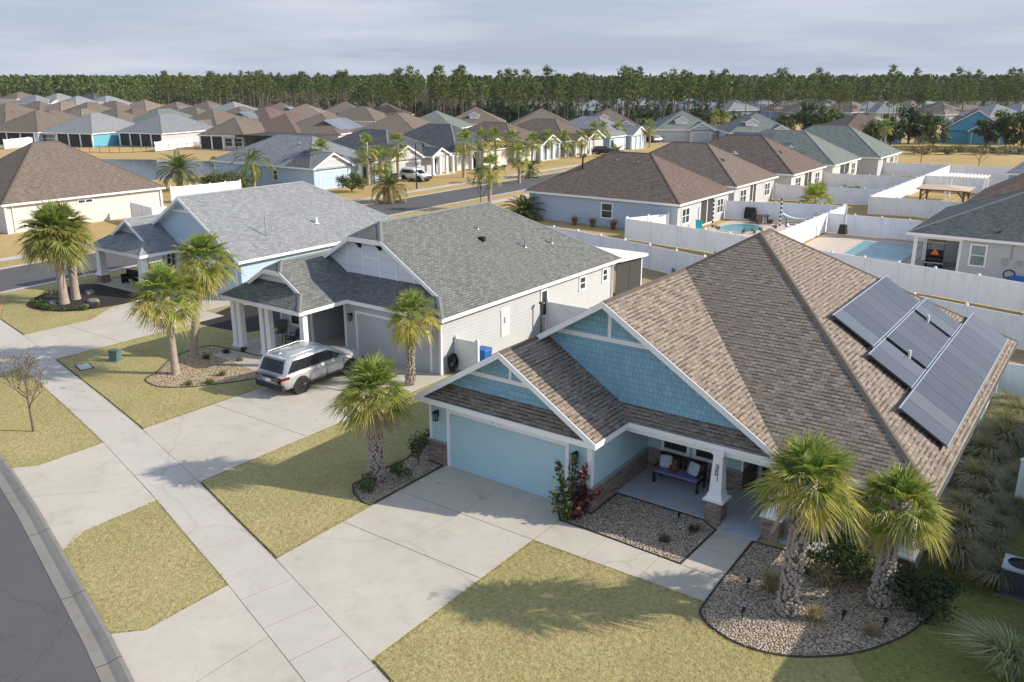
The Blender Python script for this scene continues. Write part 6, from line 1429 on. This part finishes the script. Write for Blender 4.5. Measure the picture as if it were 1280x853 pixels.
# ------------------------------------------------------------------ farther houses, placed by their roof peaks
def far_house(label,u,v,zp,rot,W,D,wall,roof,cap='cap_brown',gab=None,sol=None,dorm=None,grp=None,garage=True):
    p=at(u,v,zp); h=min(W,D)/2; s=(zp-2.7)/h; ax='y' if D>=W else 'x'
    ca,sa=math.cos(rot),math.sin(rot); c=(p.x+sa*D/2,p.y-ca*D/2,0)
    g=[]
    if gab: g=[(gab,2.9,-.8)]
    return house(label,c,rot,W,D,wall,roof,cap,s=s,axis=ax,gables=g,garage=(gab-1.9,gab+1.9,-.8) if gab else None,gmat=None,solar=sol,group=grp,dormer=dorm)
f35=math.radians(35)
FH=[ # label,u,v,zp,rot,W,D,wall,roof,cap,gab,solar,dormer
('brown roofed house with a white dormer in front of the pines',594,134,6.4,f35,15,17,'white_lap','roof_midbrown','cap_brown',None,None,(0,2.2,1.1)),
('brown roofed house with a deep blue gable in front of the pines',677,135.5,6.4,f35,15,17,'navy_lap','roof_midbrown','cap_brown',1.5,None,None),
('brown roofed house with dormer and blue grey gable left of the green-grey house',760,135.5,6.6,f35,15,17,'bluegrey_lap','roof_midbrown','cap_brown',3.2,None,(-1.5,2.4,1.)),
('green-grey roofed white house with pillared porch beyond the parked cars',852,138.5,6.4,f35,14,16,'white_lap','roof_green','cap_grey',3.,None,(-1.,2.,1.2)),
('green-grey roofed house with a small white dormer near the round trees',944,141,6.4,f35,14,16,'paleblue_lap','roof_green','cap_grey',3.2,None,(-2.,2.2,1.2)),
('dark brown pyramid roofed house beyond the open field',1074,141,6.2,f35*1.2,14,14,'bluegrey_lap','roof_dkbrown','cap_brown',None,None,None),
('large brown hip roofed house above the charcoal roofs',500.5,141.5,6.3,f35*.6,15,19,'cream_lap','roof_midbrown','cap_brown',None,None,None),
('green-grey hip roof peeking behind the large brown one',545,139,6.2,f35*.6,14,15,'cream_lap','roof_green','cap_grey',None,None,None),
('brown roofed house with blue solar panels right of the lanai cage',405,141.5,6.4,f35*.6,15,18,'white_lap','roof_midbrown','cap_brown',None,[(1,3,14,1.,5.)],None),
('dark brown roof left of the solar panelled roof',363,142,6.3,f35*.5,14,18,'cream_lap','roof_dkbrown','cap_brown',None,[(-1,8,13,1.,4.)],None),
('brown roofed house with two black solar panels behind the pond row',301,133.5,6.4,f35*.5,15,17,'greige_lap','roof_midbrown','cap_brown',None,[(1,3.5,9,1.5,5.),(1,9.5,12,1.,3.)],None),
('tan brown hip roof far behind the lanai cage',482,129,6.2,f35,15,17,'cream_lap','roof_midbrown','cap_brown',None,None,None),
('brown hip roof with side solar panels far left of the tan one',431,127.5,6.2,f35,15,17,'cream_lap','roof_midbrown','cap_brown',None,[(1,3,10,1.,4.),(-1,3,10,1.,4.)],None),
('tan hip roof before the leafless wood',381,130,6.1,f35,15,16,'cream_lap','roof_brown','cap_brown',None,None,None),
('brown roof with broad solar panels before the dark pines',350,128.5,6.2,f35,15,16,'cream_lap','roof_midbrown','cap_brown',None,[(1,3,11,1.,4.5)],None),
('pale grey roofed house with sky blue gable before the dark pines',292,127.5,6.2,f35*.4,15,16,'paleblue_lap','roof_light','cap_grey',-2.,None,None),
('brown roof with white gable and small solar panels before the dark pines',260,126.5,6.2,f35*.4,15,16,'white_lap','roof_midbrown','cap_brown',-3.,[(1,4,10,1.,4.)],None),
('brown roof with dark solar panels left of the white gabled one',221,127.5,6.2,f35*.4,15,16,'cream_lap','roof_midbrown','cap_brown',None,[(1,4,11,1.,4.5)],None),
('tall tan hip roof in the far left rows',180,124.5,6.6,f35*.4,16,16,'white_lap','roof_brown','cap_brown',None,None,None),
('green-grey roof behind the pond lanai houses',205,136.5,6.2,f35*.4,14,18,'teal_lap','roof_green','cap_grey',None,None,None)]
for f in FH: far_house(*f)
rows=[(24,115,'roof_midbrown'),(43,119,'roof_mid'),(73,117,'roof_light'),(97,120.5,'roof_light'),(116,117,'roof_char'),(134,120,'roof_light'),
 (11,129,'roof_midbrown'),(47,127,'roof_midbrown'),(79,127,'roof_brown'),(112,128,'roof_midbrown'),(142,126.5,'roof_midbrown'),(66,138,'roof_midbrown'),(105,136,'roof_brown'),(142,137,'roof_midbrown'),(169,136,'roof_dkbrown'),(20,139,'roof_midbrown'),(240,134,'roof_midbrown'),(268,137,'roof_midbrown'),(334,134,'roof_dkbrown'),(452,133,'roof_midbrown')]
nm={'roof_midbrown':'brown','roof_brown':'tan','roof_mid':'slate grey','roof_light':'pale grey','roof_char':'charcoal','roof_dkbrown':'dark brown','roof_green':'green-grey'}
for i,(u,v,rm) in enumerate(rows):
    wl=['cream_lap','white_lap','greige_lap'][i%3]
    far_house('small distant house with %s roof among the packed far left rows'%nm[rm],u,v,6.2,f35*.4+(q if i%3==1 else 0),14,16,wl,rm,'cap_brown' if 'brown' in rm else 'cap_grey',3. if i%2 else None,None,None,nm[rm]+' roofs of the far left rows')
rows=[(742,125,'roof_light'),(778,123,'roof_mid'),(806,122.5,'roof_light'),(833,123,'roof_mid'),(863,124,'roof_light'),(888,124,'roof_mid'),(918,125,'roof_light'),(952,124,'roof_mid'),(980,126,'roof_brown'),(1006,127,'roof_brown'),(1038,125.5,'roof_light'),(1062,126.5,'roof_brown'),(1086,126.5,'roof_mid'),(1110,127,'roof_mid'),(1137,126,'roof_brown'),(1175,128.5,'roof_brown'),(1209,128,'roof_brown'),(1243,130,'roof_light'),(1274,130,'roof_mid'),(1160,126,'roof_light')]
for i,(u,v,rm) in enumerate(rows):
    far_house('distant house with %s roof seen between the pine trunks'%nm[rm],u,v,6.0,f35+(q if i%3==1 else 0)+.15*(i%4),14,16,['white_lap','greige_lap','bluegrey_lap'][i%3],rm,'cap_brown' if 'brown' in rm else 'cap_grey',None,None,None,nm[rm]+' roofs beyond the pine trunks')
# turquoise gabled house across the field
p=at(1217,180); t=house('turquoise house with nested white trimmed gables across the open field',(p.x,p.y,0),.16,13.5,16,'turq_lap','roof_dkbrown','cap_brown',s=.62,front='gable',garage=(-.6,4.6,-2.),gables=[(2.,3.6,-2.)],gdoor='turq_lap')
# flat dark screen cage roof in front of the solar roofs
t=thing('screen_cage','flat dark screen enclosure roof in front of the solar roofs','screen enclosure',(at(360,188).x,at(360,188).y,0),a); c=MB()
c.box(-9,9,-4,5,2.75,2.95); c.build('cage_roof',M['screen'],t,True); c=MB()
for i in range(8): c.box(-9+i*2.55,-8.9+i*2.55,-4,-3.9,0,2.75)
c.box(-9,9,-4.02,-3.95,2.6,2.75); c.build('cage_post',M['black'],t,True)
# ------------------------------------------------------------------ pines
PN=[(.09,.125,.038),(.125,.155,.045),(.07,.10,.034),(.18,.20,.06)]
def pine(seed,h):
    t=thing('pine_tree','x','pine tree'); rng=random.Random(seed); b=MB(); lean=rng.uniform(-.35,.35); f=lambda z:Vector((lean*(z/h)**2*1.5,.2*math.sin(z*.4),z))
    b.tube([f(z) for z in(-.2,h*.25,h*.5,h*.75,h*.97)],[h*.0125,h*.0105,h*.009,h*.006,h*.002],6)
    mb=MB(); z0=h*rng.uniform(.50,.60); m=rng.randint(15,20)
    for i in range(m):
        tt=i/(m-1); z=z0+(h-z0)*tt*.97; r=(1-tt)**.6*rng.uniform(.4,1.15)*h*.17+.25; a=i*2.4+rng.uniform(-.5,.5); c=f(z)+Vector((math.cos(a)*r,math.sin(a)*r,rng.uniform(0,.5)))
        b.tube([f(z-.3),c],[h*.004,h*.0015],4,cap=False); k=rng.uniform(.55,1.05)*h/15
        leafcloud(mb,c,(k*1.35,k*1.35,k*.8),52,.27,PN if rng.random()<.8 else PN[2:],rng,.2)
    b.build('trunk',M['bark'],t,True); mb.build('crown',M['needle'],t,True,uv=False); return t
PT=[pine(200+i,15) for i in range(7)]
usedp=set(); rp=random.Random(21); cnt=0
def pput(u,v,s,lab,grp):
    p=at(u,v); place(PT[rp.randrange(7)] if len(usedp)>=7 else PT[len(usedp)],usedp,(p.x,p.y,0),rp.uniform(0,6.28),(s*rp.uniform(.9,1.1),s*rp.uniform(.9,1.1),s),lab,grp)
for i in range(128): u=rp.uniform(478,905); v=rp.uniform(139,158)+ (6 if 640<u<800 else 0)*rp.random(); pput(u,v,rp.choice((.56,.70,.78,.84,.9,.96,1.08))*rp.uniform(.95,1.04),'tall slender pine in the stand behind the middle houses','pines behind the middle houses')
for i in range(96): pput(rp.uniform(895,1300),rp.uniform(139,155),rp.choice((.58,.72,.8,.86,.94,1.08))*rp.uniform(.95,1.05),'tall slender pine with bare trunk before the distant right-hand roofs','pines before the right-hand roofs')
for i in range(74): pput(rp.uniform(200,485),rp.uniform(129,139),rp.uniform(.85,1.08),'pine in the far wood edge behind the left-hand roofs','pines of the left wood edge')
# far forest: uncountable, one object
def forest(name,label,n,ur,vr,hr,cols,seed,k=26,size=.8,lowf=.35):
    rng=random.Random(seed); mb=MB()
    for i in range(n):
        u=rng.uniform(*ur); v=rng.uniform(*vr); p=at(u,v); h=rng.uniform(*hr); w=h*rng.uniform(.16,.24); sc_=max(1.,(p-CAM).length/420)
        z0=h*.38
        mb.tube([(p.x,p.y,0),(p.x,p.y,h*.8)],[.2,.08],3,(.10,.08,.065),cap=False)
        for j in range(k):
            low=rng.random()<lowf; t=rng.random()**.8; z=h*.05+(z0-h*.05)*rng.random() if low else z0+(h-z0)*t; r=w*.8*rng.uniform(.3,1.2) if low else w*(1-t)**.55*rng.uniform(.3,1.15); a=rng.uniform(0,6.28); c=Vector((p.x+math.cos(a)*r,p.y+math.sin(a)*r,z))
            nn=Vector((rng.uniform(-1,1),rng.uniform(-1,1),rng.uniform(-.2,1))).normalized(); A=nn.orthogonal().normalized(); A=Matrix.Rotation(rng.uniform(0,6.28),3,nn)@A; B_=nn.cross(A); s=size*sc_*rng.uniform(.6,1.3); kk=rng.uniform(.65,1.3); cl=tuple(x*kk for x in rng.choice(cols)); mb.face([c-A*s,c-B_*s*.6,c+A*s,c+B_*s*.6],cl)
    o=mb.build(name,M['needle'],None,True,uv=False); return tag(o,label,'forest',None,'stuff')
forest('pine_forest','dense far pine forest closing the horizon on the right',1700,(440,1330),(111,128),(11,15.3),PN,301,52,.8)
forest('pine_forest','dense far pine forest closing the horizon on the left',1300,(-50,520),(110.5,122),(11,15.5),PN,302,36,.8)
forest('pine_forest','pine forest edge behind the left roofs',420,(120,500),(121,134),(10,14.5),PN,303,60,.55,.25)
forest('undergrowth','dark tangled undergrowth filling the foot of the pine wood',420,(470,905),(141,152),(2.5,6.),VDG+DG,304,46,.42,.5)
forest('undergrowth','scrubby undergrowth between the pine trunks on the right',260,(880,1320),(136,143),(1.5,4.),DG+OG,305,40,.42,.5)
b=MB(); pts=[at(u,v) for u,v in((-150,119),(130,124),(300,138),(480,147),(640,166),(800,165),(905,158),(1000,150),(1430,149))]; fr=[Vector((p.x,p.y,0))*1. for p in pts]
poly=[(p.x,p.y,.03) for p in pts]+[(1200,2600,.03),(-3600,2600,.03)]; b.face(poly); struct('forest_floor',b,plain('forest_floor',(.10,.085,.05),.95,var=.4,vs=.15))
# dark evergreen understorey and leafless trees at the wood edge
LT=[leafy('x',(0,0,0),6.5,5.5,VDG+DG[:2],400+i,900,.26,'dark evergreens at the wood edge','evergreen_tree',trunk=.12) for i in range(3)]
usl=set(); i=0
for u,v,s in [(490,150,.9),(500,152,.8),(512,151,.9),(525,153,1.),(574,151,1.),(585,150,.9),(600,152,1.),(612,152,.9),(618,156,1.1),(627,158,1.15),(636,160,1.15),(645,160,1.1),(655,161,1.),(664,162,1.),(674,163,.9),(685,164,.8),(700,165,.7),(712,166,.6),(724,166,.7),(738,167,.6),(778,163,.6),(790,164,.6),(802,163,.5),(880,160,.7),(893,160,.7),(905,160,.8),(918,161,.8),(930,160,.6),(380,140,.8),(405,141,.8),(420,142,.9),(438,143,.8),(455,145,.8),(345,138,.6),(222,133,.9),(208,132,.9),(195,131,.8),(235,134,.8)]:
    p=at(u,v); place(LT[i%3],usl,(p.x,p.y,0),i*1.1,s,'dark bushy evergreen along the foot of the pine wood','dark evergreens at the wood edge'); i+=1
BT=[bare_tree('x',(0,0,0),9.5,500+k,[(.20,.13,.10),(.23,.16,.13)],4,group='leafless trees at the wood edge',spread=.9,nl=4) for k in range(2)]
usb=set(); i=0
for u,v,s in [(519,149,1.),(527,150,1.1),(536,151,1.15),(545,152,1.),(556,152,1.),(565,153,.9),(648,158,.8),(652,160,.7),(352,137,.8),(366,138,.8),(384,139,.9),(398,139,.8),(330,136,.7),(662,160,.6)]:
    p=at(u,v); place(BT[i%2],usb,(p.x,p.y,0),i,s,'leafless pinkish grey tree at the edge of the pine wood','leafless trees at the wood edge'); i+=1
# trees by the field on the right
for k,(u,v,h,w_,cols,lab) in enumerate([(1005,170,8,7,DG+VDG[:1],'dark round tree cluster left end, behind the green-grey roofs'),(1020,170,7.5,7,OG[:1]+DG,'olive green round tree in the cluster behind the green-grey roofs'),(1036,169,6.5,6,YG[:1]+DG,'bright green round tree in the cluster behind the green-grey roofs'),(982,168,5,5,YG+OG,'yellow-green shrub tree left of the round tree cluster'),(1050,168,5,4.5,DG,'small dark tree right end of the round cluster'),
 (1088,184,5.5,5,OG+DG,'olive tree left of the field lane'),(1112,183,6.5,6,DG,'dark tree in front of the dark pyramid roof house'),(1135,180,8,7,VDG+DG[:1],'tall dark tree left of the turquoise house, first of two'),(1150,180,6.5,5,OG,'grey-green tree beside the tall dark one'),(1166,184,7.5,6,DG+OG[:1],'broad green tree at the left wall of the turquoise house'),(1232,184,6,5.5,DG+OG,'green tree at the right corner of the turquoise house'),(1256,185,7.5,7,DG,'dark tree right of the turquoise house'),(1276,186,6.5,6,OG+DG,'olive tree at the right picture edge by the field'),
 (292,240,2.9,5.5,OG+DG[:1],'broad olive shrub beside the queen palm'),(272,240,2.4,4,OG,'smaller olive shrub left of the broad one'),(440,240,2.6,4,OG+DG,'olive shrub below the palm clump at the side street')]):
    p=at(u,v); leafy(lab,(p.x,p.y,0),h,w_,cols,600+k,2400,.27 if h>3 else .12,trunk=.08,lumps=22)
for k,(x,y,s,cols,lab) in enumerate([(-10.2,80.2,1.5,DG+YG[:1],'big green oleander bush at the hedge end'),(-12.2,79.5,1.,DG,'green hedge bush left of the big oleander'),(-7.6,81,1.4,DG+YG[:1],'rounded green oleander beside the fence corner'),(-13.4,95,1.1,OG,'pale flowering shrub in front of the green-grey house lanai'),(-13.2,86,.9,DG,'small hedge bush below the greige house windows'),(-12.,97,1.2,[(.3,.24,.22),(.2,.2,.1)],'dry pinkish shrub by the green-grey lanai')]): shrub(lab,(x,y,0),(s*1.3,s,s*.75),900,.12,cols,700+k,lumps=9)
for k in range(16):
    u=1140+k*9.5; p=at(u,192+2*math.sin(k*1.7)); shrub('low olive scrub bush in the dormant field strip',(p.x,p.y,0),(2.2,1.6,.8),260,.2,OG+[(.28,.2,.1)],720+k,group='scrub bushes of the field strip',stems=False,lumps=5)
p=at(1151,203); bare_tree('thin bare tree inside the far fence corner',(p.x,p.y,0),5.,31,[(.12,.12,.06)],4,nl=3)
p=at(1222,215); bare_tree('leafless shrubby tree behind the white pergola',(p.x,p.y,0),4.,32,None,4)
for i in range(9):
    x=-6.5+i*1.25; y=32.6-.235*(x+4.5); shrub('thin upright young shrub in the row along the long white fence',(x,y-.7,0),(.28,.28,.55),150,.06,DG+[(.12,.1,.05)],740+i,group='young shrubs along the long fence',lumps=4)
for i,(x,y,s) in enumerate([(-66,48.,1.2),(-64.5,47.4,.9),(-58.9,78.6,1.),(-60.5,79.5,1.),(-61.5,82,.8),(-60.,84.5,.9),(-61,95,.8),(-61,110,.9)]):
    shrub('clipped green shrub in the front beds along the side street',(x,y,0),(s,s*1.4,s*.6),300,.12,DG,760+i,group='clipped shrubs along the side street',stems=False,lumps=6)
strip('field_lane',[(at(u,v).x,at(u,v).y) for u,v in((1060,188),(1105,186),(1150,187),(1215,190),(1300,194))],-2.5,2.5,.02,'asphalt')
# ------------------------------------------------------------------ thin winter haze between here and the far woods
b=MB(); b.box(-4100,4100,-4100,4100,-1.,21.); hz=bpy.data.materials.new('haze_air'); hz.use_nodes=True; ht=hz.node_tree; ht.nodes.clear(); ho=ht.nodes.new('ShaderNodeOutputMaterial'); hv=ht.nodes.new('ShaderNodeVolumePrincipled'); hv.inputs['Color'].default_value=(.80,.88,1.,1); hv.inputs['Density'].default_value=.00006; hv.inputs['Anisotropy'].default_value=.3; ht.links.new(hv.outputs[0],ho.inputs['Volume'])
o=b.build('haze',hz,None,True,uv=False); o['kind']='stuff'; tag(o,'faint bluish haze over the whole neighbourhood','haze')
